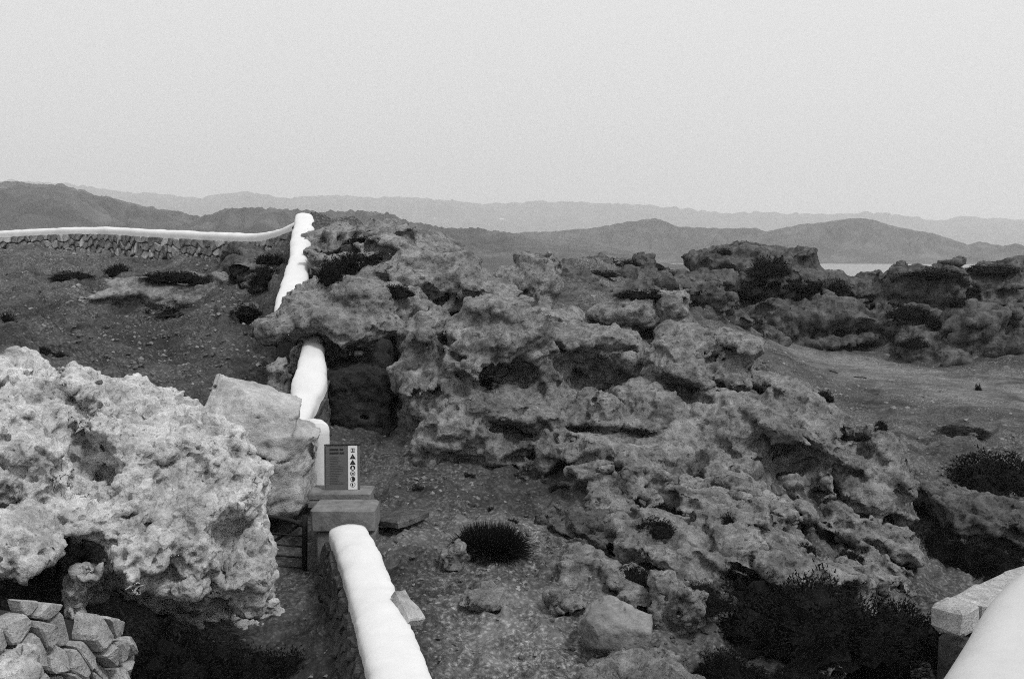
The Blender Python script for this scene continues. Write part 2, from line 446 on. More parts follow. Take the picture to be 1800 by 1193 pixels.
def rock(name, label, cat, prims, mat, h=0.05, carve=(), k=0.18, warp=(0.16, 0.9), rough=(0.10, 1.6), strata=(0.05, 0.45, 3.2), dip=(12, 0),
         pits=60, pr=(0.05, 0.16), micro=0.02, mfreq=7.0, karst=0.03, kfreq=4.5, seed=1, group=None, cut=0.25, sink=None, band=.34, cusp=0.065, cfreq=2.6, fct=0.035, ffreq=1.4):
    rs = np.random.RandomState(seed)
    lo = np.min([c - np.linalg.norm(r) * .9 for c, r, _, _ in prims], 0); hi = np.max([c + np.linalg.norm(r) * .9 for c, r, _, _ in prims], 0)
    lo = np.maximum(lo, np.min([c - r.max() * 1.0 for c, r, _, _ in prims], 0) - .35); hi = np.minimum(hi, np.max([c + r.max() for c, r, _, _ in prims], 0) + .35)
    zg = base_z(np.array([(lo[0] + hi[0]) / 2]), np.array([(lo[1] + hi[1]) / 2]))[0]
    if sink is not None: lo[2] = max(lo[2], sink)
    n = np.ceil((hi - lo) / h).astype(int) + 2
    gx, gy, gzz = [lo[i] + np.arange(n[i]) * h for i in range(3)]
    P = np.stack(np.meshgrid(gx, gy, gzz, indexing='ij'), -1).astype(np.float32).reshape(-1, 3)
    d = np.full(len(P), 9.0, np.float32)
    wamp, wf = warp
    Dg = d.reshape(n)
    Pg = P.reshape(*n, 3)
    # low warp evaluated on a coarse lattice and interpolated
    cn = np.maximum((n // 4) + 2, 2)
    Cp = np.stack(np.meshgrid(*[lo[i] + np.arange(cn[i]) * h * 4 for i in range(3)], indexing='ij'), -1).reshape(-1, 3)
    off = seed * 7.31
    Wc = np.stack([fbm(Cp, wf, 3, .5, off + 31 * i) for i in range(3)], -1).reshape(*cn, 3) * wamp
    def up(C):
        for ax in range(3):
            f = np.arange(n[ax]) / 4.0; i0 = np.minimum(f.astype(int), C.shape[ax] - 2); t = (f - i0).astype(np.float32)
            sh = [1] * C.ndim; sh[ax] = -1; t = t.reshape(sh)
            C = np.take(C, i0, ax) * (1 - t) + np.take(C, i0 + 1, ax) * t
        return C.astype(np.float32)
    Pw = (Pg + up(Wc))
    for q in prims:
        a = [max(0, int((q[0][i] - q[1].max() - .8 - lo[i]) / h)) for i in range(3)]
        b = [min(n[i], int((q[0][i] + q[1].max() + .8 - lo[i]) / h) + 1) for i in range(3)]
        s = tuple(slice(a[i], b[i]) for i in range(3))
        if any(b[i] <= a[i] for i in range(3)): continue
        Dg[s] = smin(Dg[s], prim_d(Pw[s], q), k)
    for q in carve:
        a = [max(0, int((q[0][i] - q[1].max() - .8 - lo[i]) / h)) for i in range(3)]
        b = [min(n[i], int((q[0][i] + q[1].max() + .8 - lo[i]) / h) + 1) for i in range(3)]
        s = tuple(slice(a[i], b[i]) for i in range(3))
        if any(b[i] <= a[i] for i in range(3)): continue
        Dg[s] = -smin(-Dg[s], prim_d(Pw[s], q), min(.08, q[1].min() * .7))
    m = np.abs(d) < band
    pm = Pw.reshape(-1, 3)[m]
    RD = np.array(Matrix.Rotation(R(dip[0]), 3, 'Y') @ Matrix.Rotation(R(dip[1]), 3, 'X'), np.float32)
    pd = pm @ RD
    dd = fbm(pm, rough[1], 4, .52, off) * rough[0]
    dd += -np.maximum(fbm(pm, rough[1] * .8, 3, .55, off + 3, True) - .9, -1) * rough[0] * .35
    st = perlin(pd * np.array([strata[1], strata[1], strata[2]], np.float32) + off)
    dd += np.sign(st) * np.minimum(np.abs(st) * 2.2, .8) * strata[0]
    d[m] += dd
    # tafoni: hollows scooped out of the surface
    surf = np.argwhere((np.abs(Dg) < h * 1.2))
    if pits and len(surf):
        for t in surf[rs.randint(0, len(surf), pits)]:
            c = Pg[tuple(t)]; rad = pr[0] + (pr[1] - pr[0]) * rs.rand() ** 2.2
            rv = rad * np.array([rs.uniform(.8, 1.7), rs.uniform(.8, 1.5), rs.uniform(.55, 1.0)])
            a = [max(0, int(t[i] - rv.max() / h - 3)) for i in range(3)]; b = [min(n[i], int(t[i] + rv.max() / h + 4)) for i in range(3)]
            s = tuple(slice(a[i], b[i]) for i in range(3))
            rot = np.array(Matrix.Rotation(R(dip[0]) + rs.uniform(-.4, .4), 3, 'Y'))
            Dg[s] = -smin(-Dg[s], prim_d(Pw[s], (c, rv, rot, 0)), rad * .35)
    v, q = surface_nets(Dg, lo.astype(np.float32), h)
    # vertex normals from faces
    fn = np.cross(v[q[:, 2]] - v[q[:, 0]], v[q[:, 3]] - v[q[:, 1]])
    vn = np.zeros_like(v)
    for i in range(4): np.add.at(vn, q[:, i], fn)
    vn /= np.maximum(np.linalg.norm(vn, axis=1), 1e-9)[:, None]
    dis = fbm(v, mfreq, 3, .55, off + 5) * micro
    if fct:
        vw = (v + fbm(v, ffreq * 1.2, 2, .5, off + 14)[:, None] * (.3 / ffreq)) @ RD
        dis += facet(vw * np.array([.75, .75, 1.5], np.float32), ffreq, off) * fct + facet(vw * np.array([.8, .8, 1.3], np.float32), ffreq * 2.7, off + 5) * fct * .4
    if cusp:     # bowls with sharp rims between them
        vw = v + fbm(v, cfreq * 1.5, 2, .5, off + 4)[:, None] * (.25 / cfreq)
        msk = sstep(-.25, .35, fbm(v, cfreq * .35, 2, .5, off + 8))
        dis += (worley(vw, cfreq, off + 1) - .5) * cusp * (.35 + msk) + (worley(vw, cfreq * 2.6, off + 6) - .5) * cusp * .45 * (.4 + msk)
    if karst:
        wv = worley(v + fbm(v, 5, 2, .5, off)[:, None] * .05, kfreq, off); dis -= sstep(.42, .12, wv) * karst * 1.6
        wv = worley(v, kfreq * 2.7, off + 2); dis -= sstep(.45, .1, wv) * karst * .6
        dis += (fbm(v, mfreq * 1.7, 2, .5, off + 9, True)) * karst * .25
    v = v + vn * dis[:, None]
    # drop what is buried
    zb = base_z(v[:, 0], v[:, 1]); keep = v[:, 2] > zb - cut
    q = q[keep[q].any(1)]
    used = np.unique(q); rm = np.full(len(v), -1); rm[used] = np.arange(len(used)); v = v[used]; q = rm[q]
    ctr = np.array([(v[:, 0].min() + v[:, 0].max()) / 2, (v[:, 1].min() + v[:, 1].max()) / 2, v[:, 2].min()])
    add_bv(v, q)
    me = mesh_np(name, v - ctr, q)
    o = link(name, me, M[mat], None, ctr)
    tag(o, label, cat, group); ROCKS.append(o)
    print(name, label[:30], len(q), round(time.time() - T0, 1))
    return o

# ------------------------------------------------------------------ far hills, sea, haze
SEA_Z = EZ - 15.0
def tz(px, py, dist):          # height of a photo pixel at a horizontal range
    d = ray(px, py); return EZ + d[2] / math.hypot(d[0], d[1]) * dist
def hills(label, prof, dist, depth, base, seed, rough, n=520, rows=60):
    px = np.linspace(prof[0][0], prof[-1][0], n)
    py = np.interp(px, [a for a, _ in prof], [b for _, b in prof])
    top = np.array([tz(a, b, dist) for a, b in zip(px, py)])
    an = np.array([math.atan2(ray(a, 440)[0], ray(a, 440)[1]) for a in px])
    t = np.linspace(-1, 0.6, rows)
    rr = dist + t * depth
    prof_t = np.where(t < 0, (1 - np.abs(t)) ** 1.15, 1 - (t / .6) ** 2 * 1.0)
    AN, RR = np.meshgrid(an, rr)
    X = np.sin(AN) * RR; Y = np.cos(AN) * RR
    Pp = np.stack([X, Y, np.zeros_like(X)], 2).reshape(-1, 3)
    nz = fbm(Pp, 7.0 / depth, 6, .55, seed * 3.3, True).reshape(X.shape)
    nz2 = fbm(Pp, 2.2 / depth, 3, .5, seed * 5.1).reshape(X.shape)
    H = (top - base)[None] * prof_t[:, None]
    edge = (np.sin(np.clip(prof_t, 0, 1) * math.pi) * .9 + .12)[:, None]
    Z = base + H + (nz - .7) * rough * edge * np.clip(H / (H.max() * .4), 0, 1) + nz2 * rough * edge * .8 * np.clip(H / (H.max() * .4), 0, 1)
    # keep the crest at the traced outline: lower whatever pokes above it
    lim = EZ + (top - EZ)[None] * (RR / dist)
    jag = fbm(np.stack([an * 160, an * 0 + seed, an * 0], 1), 1.0, 5, .5, seed * 1.7) * rough * .15
    Z = np.minimum(Z, lim + jag[None])
    Z[-1] = base - 30; Z[0] = base - 3
    idx = np.arange(n * rows).reshape(rows, n)
    f = np.stack([idx[:-1, :-1], idx[:-1, 1:], idx[1:, 1:], idx[1:, :-1]], -1).reshape(-1, 4)
    ctr = np.array([0, dist, base])
    o = link('hills', mesh_np('hills', np.stack([X, Y, Z], 2).reshape(-1, 3) - ctr, f), M['hill'], None, ctr)
    return tag(o, label, kind='structure')
hills('pale hazy mountain ridge along the horizon',
      [(-500,330),(-200,318),(0,316),(60,319),(150,326),(200,335),(300,343),(355,348),(385,341),(440,337),(470,342),(500,350),(570,342),(640,347),(720,346),(800,352),
       (850,359),(950,354),(1100,358),(1180,364),(1250,373),(1340,374),(1450,376),(1540,373),(1580,378),(1640,388),(1690,381),(1750,384),(1800,388),(2000,392),(2300,380)], 5200, 1900, SEA_Z - 1, 1, 60)
hills('dark scrub hill rising at the left behind the far wall',
      [(-600,345),(-300,335),(-100,330),(0,322),(45,319),(75,325),(110,323),(160,338),(200,348),(260,362),(330,374),(355,385),(400,397),(480,410),(560,425)], 1150, 700, SEA_Z - 1, 2, 16)
hills('low dark hill behind the wall corner',
      [(250,420),(330,392),(355,381),(400,367),(455,364),(500,368),(570,372),(630,370),(680,374),(720,390),(800,402),(830,400),(870,406),(950,416),(1050,430),(1150,450)], 1000, 600, SEA_Z - 1, 3, 13)
hills('grey rounded hills beyond the inlet at the right',
      [(780,425),(860,411),(960,407),(1050,400),(1090,392),(1150,383),(1165,388),(1190,398),(1280,402),(1330,400),(1345,408),(1400,395),(1440,391),(1500,383),(1530,386),
       (1580,400),(1640,410),(1700,430),(1720,424),(1760,432),(1785,428),(1830,438),(2000,430),(2400,445)], 1340, 165, SEA_Z - 1, 4, 9)
hills('flat dark lowland scrub below the distant hills',
      [(300,415),(500,405),(700,412),(800,420),(900,428),(1000,440),(1060,452),(1150,461),(1260,470)], 760, 420, SEA_Z - 1, 5, 5)
n = 9000
sea = pym('sea', [(-n * 1.6, -3000, SEA_Z), (n * 1.6, -3000, SEA_Z), (n * 1.6, 11500, SEA_Z), (-n * 1.6, 11500, SEA_Z)], [(0, 1, 2, 3)], M['sea'])
tag(sea, 'water of the inlet below the hills, sky glare painted into its colour', kind='structure')
# the headland falls from the edge of the near ground to the water on all sides
def headland():
    an = np.linspace(0, 2 * math.pi, 181); v = []; f = []
    rr = [3.2, 4.6, 63, 80, 105, 150, 260]
    for j, r in enumerate(rr):
        x = np.sin(an) * r; y = np.cos(an) * r
        zb = base_z(np.sin(an) * min(max(r, 5), 60), np.maximum(np.cos(an) * min(max(r, 5), 60), 3.0))
        if j < 2: z = zb * 0 + EZ - 4.8
        elif j == 2: z = np.minimum(zb, 3) - 1.3
        else: z = np.full_like(x, [0, 0, 0, -2.5, -6.5, -13, SEA_Z - 2][j])
        v += list(zip(x, y, z))
    for j in range(len(rr) - 1):
        for i in range(180):
            a = j * 181 + i
            ang = an[i] if an[i] < math.pi else an[i] - 2 * math.pi
            if j < 2 and abs(ang) < R(45): continue
            f.append((a, a + 1, a + 182, a + 181))
    o = pym('headland', v, f, M['ground'], smooth=True)
    tag(o, 'bare headland falling away to the water', kind='structure')
headland()
def hazebox():
    x0, x1, y0, y1, z0, z1 = -12500, 12500, -2500, 9500, SEA_Z - 40, 520
    v = [(x, y, z) for z in (z0, z1) for y in (y0, y1) for x in (x0, x1)]
    f = [(0, 2, 3, 1), (4, 5, 7, 6), (0, 1, 5, 4), (2, 6, 7, 3), (0, 4, 6, 2), (1, 3, 7, 5)]
    m = bpy.data.materials.new('haze'); m.use_nodes = True; t = m.node_tree; t.nodes.clear()
    o_ = t.nodes.new('ShaderNodeOutputMaterial'); pv = t.nodes.new('ShaderNodeVolumePrincipled')
    pv.inputs['Color'].default_value = (1, 1, 1, 1); pv.inputs['Density'].default_value = HAZE; pv.inputs['Anisotropy'].default_value = 0.2
    t.links.new(pv.outputs[0], o_.inputs['Volume'])
    tag(pym('haze', v, f, m), 'thin pale haze over the coast', kind='stuff')
HAZE = 2.9e-4
hazebox()

# ------------------------------------------------------------------ rock outcrops
OC = 'rock outcrop'; BO = 'boulder'
rock('rock_outcrop', 'big pale pitted rock overhanging the passage in the left foreground', OC,
     [E(-40,770,9.6,170,130,1.5,12), E(110,780,9.7,170,120,1.4,14), E(230,800,9.8,150,95,1.3,18), E(340,840,9.8,120,75,1.0,26), E(420,880,9.8,65,55,.7,35),
      E(5,800,8.7,66,100,.75), E(200,870,9.2,100,70,.8), E(300,890,9.3,90,60,.7), E(435,955,9.4,40,95,.45), E(350,945,9.1,42,60,.4), E(285,960,8.9,58,75,.45),
      E(190,1010,8.8,66,44,.45,-10), E(30,965,8.0,70,60,.5), E(200,1080,10.6,300,120,.7), E(-80,950,9,120,150,1.2)],
     'pale', h=0.027, carve=[E(110,985,8.5,66,44,1.0), E(395,985,8.8,24,80,.8), E(120,815,8.5,20,95,.75,-33), E(60,700,8.9,60,9,.8,24), E(260,745,8.9,80,7,.8,24), E(190,930,8.2,26,14,.6), E(245,835,8.5,42,20,.4,12), E(85,745,8.7,40,16,.35,28), E(165,880,8.3,30,30,.4),
      E(240,970,8.4,16,40,.4), E(20,912,7.9,50,14,.5), E(330,1060,9.4,120,50,.6), E(300,1015,8.6,60,16,.4,12), E(430,865,9.1,30,12,.3,35)],
     k=.10, warp=(.17, 1.1), rough=(.12, 1.9), strata=(.075, .45, 2.6), dip=(26, 0), pits=260, pr=(.035, .17), micro=.02, mfreq=9, karst=.05, kfreq=8, seed=3, cut=.6, cusp=.075, cfreq=3.2, fct=.04, ffreq=1.8)
rock('boulder', 'pale smooth wedge boulder with a long crack, beside the sign', BO,
     [E(430,785,12.8,90,100,.7,14,0,-3), E(490,810,12.7,56,86,.55,16,0,-5), E(450,840,12.9,95,60,.6,0,0,.4)],
     'smooth', h=.028, carve=[E(455,800,12.2,60,3.6,.6,14), E(532,822,12.2,4,46,.6,6)], k=.05, warp=(.05, 1.2), fct=.02, cusp=.02, rough=(.03, 2.2), strata=(.012, .6, 3), pits=10, pr=(.02, .05), micro=.012, karst=.01, seed=5)
rock('rock_outcrop', 'large domed limestone outcrop with dark hollows in the centre', OC,
     [E(745,690,16.0,48,125,.9), E(875,605,16.1,92,88,1.2,-8), E(830,640,15.8,60,70,.9), E(805,755,15.4,85,68,.9,-25), E(900,775,15.6,120,42,.9), E(760,790,15.2,35,40,.5),
      E(960,650,16.7,110,85,1.2), E(1060,650,17.1,110,72,1.1), E(1000,712,15.7,230,32,1.1,3), E(880,690,15.6,80,30,.7), E(1130,720,15.5,150,32,1.0,8),
      E(1195,655,16.2,72,58,.9,-14), E(1290,645,16.0,44,50,.8,10), E(1245,625,16.6,90,35,.9,15), E(1090,785,15.2,190,45,1.3,6), E(960,800,15.2,110,30,.9),
      E(990,665,16.0,34,36,.5,35), E(1080,605,18.6,170,42,1.6,10)],
     'mid', h=.036, carve=[E(1050,655,16.0,72,45,.9,12), E(885,668,15.4,62,26,.7,10), E(1215,690,15.3,42,20,.6), E(1302,640,15.2,24,26,.4), E(970,704,14.7,44,13,.5),
      E(700,620,15.4,25,34,.6), E(1130,705,14.7,40,10,.4), E(930,820,14.5,60,14,.5), E(1085,735,14.4,26,9,.3), E(820,697,14.7,20,8,.3), E(1080,700,14.6,14,11,.3)],
     k=.12, warp=(.20, .9), rough=(.13, 1.6), strata=(.085, .45, 3.6), dip=(10, 0), pits=520, pr=(.04, .20), micro=.022, mfreq=6.5, karst=.04, kfreq=4.5, seed=11)
rock('rock_outcrop', 'long sloping limestone ridge with a hollowed cliff face at the right', OC,
     [E(1290,755,15.3,90,72,1.2,15), E(1370,775,15.0,90,70,1.2,28), E(1440,830,14.6,55,110,.9,22), E(1500,890,14.5,50,90,.7), E(1545,840,14.9,42,80,.9), E(1560,910,14.9,34,70,.7),
      E(1300,820,14.6,110,48,1.0,18), E(1230,790,15,90,48,1.0,10), E(1400,705,15.8,90,24,.9,22)],
     'mid', h=.036, carve=[E(1415,810,13.9,52,62,.65,20), E(1475,870,13.8,26,60,.5), E(1490,775,14.0,15,14,.4), E(1505,850,13.9,30,26,.5)],
     k=.13, warp=(.20, 1.0), rough=(.13, 1.6), strata=(.085, .45, 3.6), dip=(22, 0), pits=320, pr=(.04, .18), micro=.022, mfreq=6.5, karst=.035, seed=13)
rock('rock_outcrop', 'dark overhanging crag that hides part of the white wall', OC,
     [E(640,570,17.6,85,80,1.3), E(560,545,17.4,70,45,.9,-8), E(495,575,17.0,50,38,.7,-15), E(610,640,18.2,90,60,.6), E(640,740,18.4,100,120,.6,0,0,.3), E(700,560,18,60,60,1.1),
      E(740,590,17.0,50,60,.8), E(500,690,16.2,16,50,.4)],
     'mid', h=.042, carve=[E(620,650,16.6,70,36,.8,20), E(545,640,16.3,30,60,.9), E(710,555,16.8,26,20,.4), E(690,610,16.5,22,20,.5)],
     k=.12, warp=(.20, .9), rough=(.14, 1.5), strata=(.07, .5, 3.0), dip=(8, 0), pits=200, pr=(.05, .22), micro=.024, mfreq=6, karst=.04, seed=17)
rock('rock_outcrop', 'black stained cliff face in the recess behind the sign', OC,  # no stain: the black is the recess's deep shade, painted into the rock colour
     [E(636,735,16.4,56,95,.5,0,0,.35), E(585,720,16.9,40,80,.5,0,0,.35), E(675,700,16.5,30,110,.5)], 'shadetone', h=.04, k=.1, warp=(.1, 1), rough=(.06, 1.8), strata=(.05, .4, 3), pits=30, pr=(.04, .12), seed=18)  # near-black colour paints the shade on this cliff
rock('rock_outcrop', 'rugged crest of layered rocks right of the wall corner', OC,
     [E(620,455,22.0,80,32,1.6), E(700,440,22.4,80,34,1.6,8), E(770,455,22.3,46,34,1.2,18), E(680,480,21.0,130,30,1.6,5), E(760,500,20.0,120,28,1.4,6), E(830,520,19.6,80,30,1.2,8), E(620,515,19.6,90,26,1.2), E(590,425,23.4,50,18,1.0)],
     'mid', h=.055, carve=[E(690,505,18.9,34,12,.5), E(620,470,20.6,60,14,.7), E(740,527,18.7,46,12,.6,-6), E(600,440,22,34,12,.8)],
     k=.12, warp=(.28, .8), rough=(.20, 1.3), strata=(.16, .35, 3.4), dip=(8, 0), pits=260, pr=(.06, .26), micro=.03, mfreq=5, karst=.05, kfreq=3.4, seed=19)
rock('boulder', 'blocky rock perched on the skyline edge of the plateau', BO,
     [E(945,485,20.5,34,32,.6,0,0,.4), E(900,500,20.6,50,26,.8,-15), E(880,530,20.2,60,26,.9), E(950,522,20.2,24,30,.5), E(975,560,19.6,50,20,.8,10)],
     'mid', h=.045, carve=[E(955,515,19.5,12,22,.4)], k=.08, warp=(.12, 1.1), rough=(.11, 1.7), strata=(.05, .5, 3), pits=70, pr=(.05, .16), seed=23)
rock('boulder', 'upright pale block standing on the plateau edge', BO,
     [E(1178,556,17.8,33,42,.34,4,0,-8), E(1202,560,17.9,14,36,.26,0,0,-9)], 'mid', h=.026, k=.05, cusp=.03, fct=.03, ffreq=4, warp=(.06, 1.6), rough=(.05, 2.4), strata=(.015, .6, 3), pits=14, pr=(.03, .07), micro=.014, karst=.015, seed=29)
rock('boulder', 'low leaning slab rock left of the upright pale block', BO,
     [E(1105,545,18.1,52,24,.6,-18), E(1135,548,18.0,26,26,.5), E(1075,560,18.2,40,18,.6,10)], 'mid', h=.03, carve=[E(1150,580,17.4,22,14,.4)], k=.08, warp=(.10, 1.3), rough=(.07, 2), strata=(.03, .6, 3), pits=24, pr=(.03, .1), seed=31)
# slope of craggy plates in front of the ridge
FR = [('flat pitted rock plate with a pale top in front of the central outcrop', [E(1105,855,13.2,90,34,.9,14), E(1180,880,12.9,70,28,.8,18), E(1080,890,12.7,40,18,.5)], 'mid'),
      ('ribbed rock spur below the hollowed cliff', [E(1250,880,12.8,70,36,.8,24), E(1330,905,12.6,80,30,.8,24), E(1400,880,13.2,22,44,.4,-12), E(1300,850,13.6,90,26,.8,20)], 'mid'),
      ('tilted rock plate with a sheer front edge above the dark bush', [E(1190,960,11.2,110,28,.8,12), E(1130,950,11.2,45,34,.5), E(1250,985,11.0,60,22,.5,14)], 'mid'),
      ('blunt nosed rock at the end of the tilted plate', [E(1290,960,11.0,40,52,.5,10), E(1260,905,11.8,70,26,.6,20), E(1310,925,11.4,46,40,.5)], 'mid'),
      ('knobbly rock ridge running down behind the large dark bush', [E(1380,985,10.9,80,46,.7,18), E(1460,1005,10.8,70,34,.6,22), E(1350,950,11.3,50,30,.5,20), E(1520,1000,11.2,46,24,.5,25)], 'mid'),
      ('low jagged rock rib beside the grass tuft', [E(1040,1010,10.3,62,28,.5,12), E(990,985,10.8,38,22,.4,20), E(1110,1035,10.0,50,18,.4,8)], 'mid'),
      ('broken dark ledge between grass tuft and tilted plate', [E(1060,935,11.7,70,26,.7,10), E(1000,930,12.0,46,18,.5,8)], 'grey'),
      ('small pale ledge on the slope under the cliff', [E(1480,925,13.4,60,20,.6,15), E(1530,1000,12.6,50,18,.6,20), E(1560,960,13.4,50,20,.6,10)], 'mid'),
      ('dark rock shoulder beside the hollow at the right edge', [E(1690,905,14.6,70,46,.9,18), E(1780,930,14.8,80,44,.9,5), E(1640,880,15.0,40,30,.6), E(1850,950,14.6,80,60,.9)], 'grey')]
for i, (lb, pr_, mt) in enumerate(FR):
    rock('rock_outcrop', lb, OC, pr_, mt, h=.03, k=.09, warp=(.16, 1.2), rough=(.11, 2.1), strata=(.095, .55, 5.0), dip=(20, 0), pits=110, pr=(.03, .15), micro=.018, mfreq=8, karst=.03, kfreq=5.5, seed=41 + i)
# loose boulders in the foreground
LB = [('pale rounded rock in the bottom left corner below the retaining wall', [E(0,1185,6.2,62,42,.35,20), E(-60,1160,6.3,60,50,.4)], 'pale', .02, (.06, 2.2), 10),
      ('large clean faceted boulder lying on the dust in the foreground', [E(1083,1110,8.75,70,52,.34,4,0,-14)], 'boulder', .02, (.045, 2.2), 6),
      ('rough round boulder right behind the faceted boulder', [E(1196,1070,9.3,42,46,.28,0,0,-15), E(1190,1085,9.3,38,32,.26)], 'mid', .02, (.07, 3), 14),
      ('broad craggy rock cut by the bottom edge of the photo', [E(1120,1192,8.0,78,42,.5,-8), E(1190,1205,7.9,50,30,.4), E(1060,1210,7.9,40,24,.4)], 'mid', .022, (.09, 2.6), 40),
      ('small jagged rock between the two dark bushes', [E(1415,1140,8.7,42,26,.25,-10), E(1440,1160,8.6,30,18,.2)], 'mid', .022, (.08, 3), 12),
      ('small angular rock left of the grass tuft', [E(793,982,10.9,20,18,.16,-20,0,.5), E(805,985,10.9,10,20,.12)], 'mid', .018, (.05, 3), 4),
      ('low flat rock sunk into the trodden dust', [E(862,1046,9.8,34,14,.28,10,0,-21), E(830,1056,9.7,26,10,.24,15,0,-22)], 'mid', .022, (.04, 2.4), 0),
      ('little spiky rock behind the faceted boulder', [E(1005,1070,9.3,34,14,.2,-20), E(985,1050,9.5,24,12,.2,25)], 'mid', .02, (.07, 3), 8)]
def reseat(pr_):
    c0, r0 = pr_[0][0], pr_[0][1]
    dv = (c0 - np.array([0, 0, r0[2] * .75])) - np.array([0, 0, EZ]); h = BV[0].ray_cast(EYE, Vector(dv).normalized())
    if h[0] is None: return pr_
    k = min(max(h[0].y / (c0[1] - r0[1] * .3), .85), 1.12); e = np.array([0, 0, EZ])
    return [(e + (c - e) * k, r * k, ro, b) for c, r, ro, b in pr_]
for i, (lb, pr_, mt, hh, rg, pt) in enumerate(LB):
    if i > 0: pr_ = reseat(pr_)
    rock('boulder', lb, BO, pr_, mt, h=hh, cut=.35, k=.05, warp=(.07, 1.8), rough=rg, strata=(.012, .8, 4), pits=pt, pr=(.02, .05), micro=.01, mfreq=12, karst=.010, kfreq=9, seed=61 + i, cusp=.0 if mt in ('smooth', 'boulder') else .03, cfreq=5, fct=.012 if mt in ('smooth', 'boulder') else .05, ffreq=5)
# left slope: layered ledge and rocks around it
rock('rock_outcrop', 'pale layered rock ledge across the slope below the far wall', OC,
     [E(225,535,25.6,60,40,1.2,-28), E(320,522,26.0,120,34,1.2,3), E(420,525,26.0,64,34,1.0), E(160,555,25,80,26,1.0,-18)],
     'mid', h=.06, carve=[E(370,555,25.6,110,16,.8)], k=.12, warp=(.2, .8), rough=(.12, 1.3), strata=(.16, .3, 3.6), dip=(2, 0), pits=30, pr=(.06, .2), micro=.03, mfreq=5, karst=.02, seed=71)
for i, (lb, pr_) in enumerate([('dark rock lump under the low end of the far wall', [E(455,445,27.5,44,16,.8), E(420,455,27.8,30,12,.6)]),
      ('small crag beside the middle of the white wall', [E(445,475,25.5,40,20,.8,-10), E(405,485,26,22,14,.6)]),
      ('shaded crag left of the white wall below the ledge', [E(470,505,23.5,30,22,.7), E(440,560,22.5,40,22,.8)])]):
    rock('rock_outcrop', lb, OC, pr_, 'grey', h=.055, k=.12, warp=(.2, .9), rough=(.14, 1.5), strata=(.1, .4, 3.4), pits=24, pr=(.06, .2), seed=75 + i)
# rocky bank across the track
BK = [('dark hump of rock on the skyline left of the inlet', [E(1280,470,47,70,28,2.4,-8), E(1365,475,47,66,34,2.4,14), E(1340,500,46,140,22,2.4)]),
      ('broad skyline rock right of the inlet', [E(1570,503,46,66,38,2.2,-10), E(1630,506,46,60,36,2.0), E(1515,520,46,36,20,1.6)]),
      ('long cliff of blocky rock above the track', [E(1380,560,43,80,34,1.8,-6), E(1460,555,43,80,36,1.8,5), E(1560,580,42.5,80,32,1.6,-8), E(1480,600,42,110,20,1.2)]),
      ('slanting rock slab above the right end of the track', [E(1680,590,40,90,46,1.8,-28), E(1760,590,40,90,44,1.8,-10), E(1650,640,39,80,22,1.4,-12), E(1860,600,40,90,50,1.8)]),
      ('ragged skyline rocks at the right edge', [E(1690,500,47,70,30,2.0,8), E(1790,492,48,80,26,2.0,4), E(1740,530,45.5,80,24,1.6,-14), E(1830,545,45,70,26,1.6,-10), E(1890,510,48,90,30,2)]),
      ('rounded boulder bank behind the upright block', [E(1285,565,41,36,34,1.2), E(1235,545,42,50,30,1.4), E(1330,590,41,50,22,1.2)]),
      ('broken rocks on the far bank left of the hump', [E(1130,480,44,60,22,2.0,-4), E(1210,500,44,80,22,2.0), E(1060,500,42,70,20,1.8), E(1150,520,40,120,20,2)]),
      ('low dark rocks behind the perched skyline rock', [E(1010,500,36,60,16,1.6,6), E(1080,530,34,80,18,1.6,8), E(1010,545,30,50,14,1.2)])]
for i, (lb, pr_) in enumerate(BK):
    rock('rock_outcrop', lb, OC, pr_, 'far', h=.105, k=.2, warp=(.5, .5), rough=(.36, .75), strata=(.26, .2, 1.5), dip=(-8 if i > 2 else 6, 0), pits=110, pr=(.12, .5), micro=.06, mfreq=3, karst=.06, kfreq=1.8, seed=81 + i, cusp=.14, cfreq=1.0, fct=.20, ffreq=.6)
print('rocks', time.time() - T0)

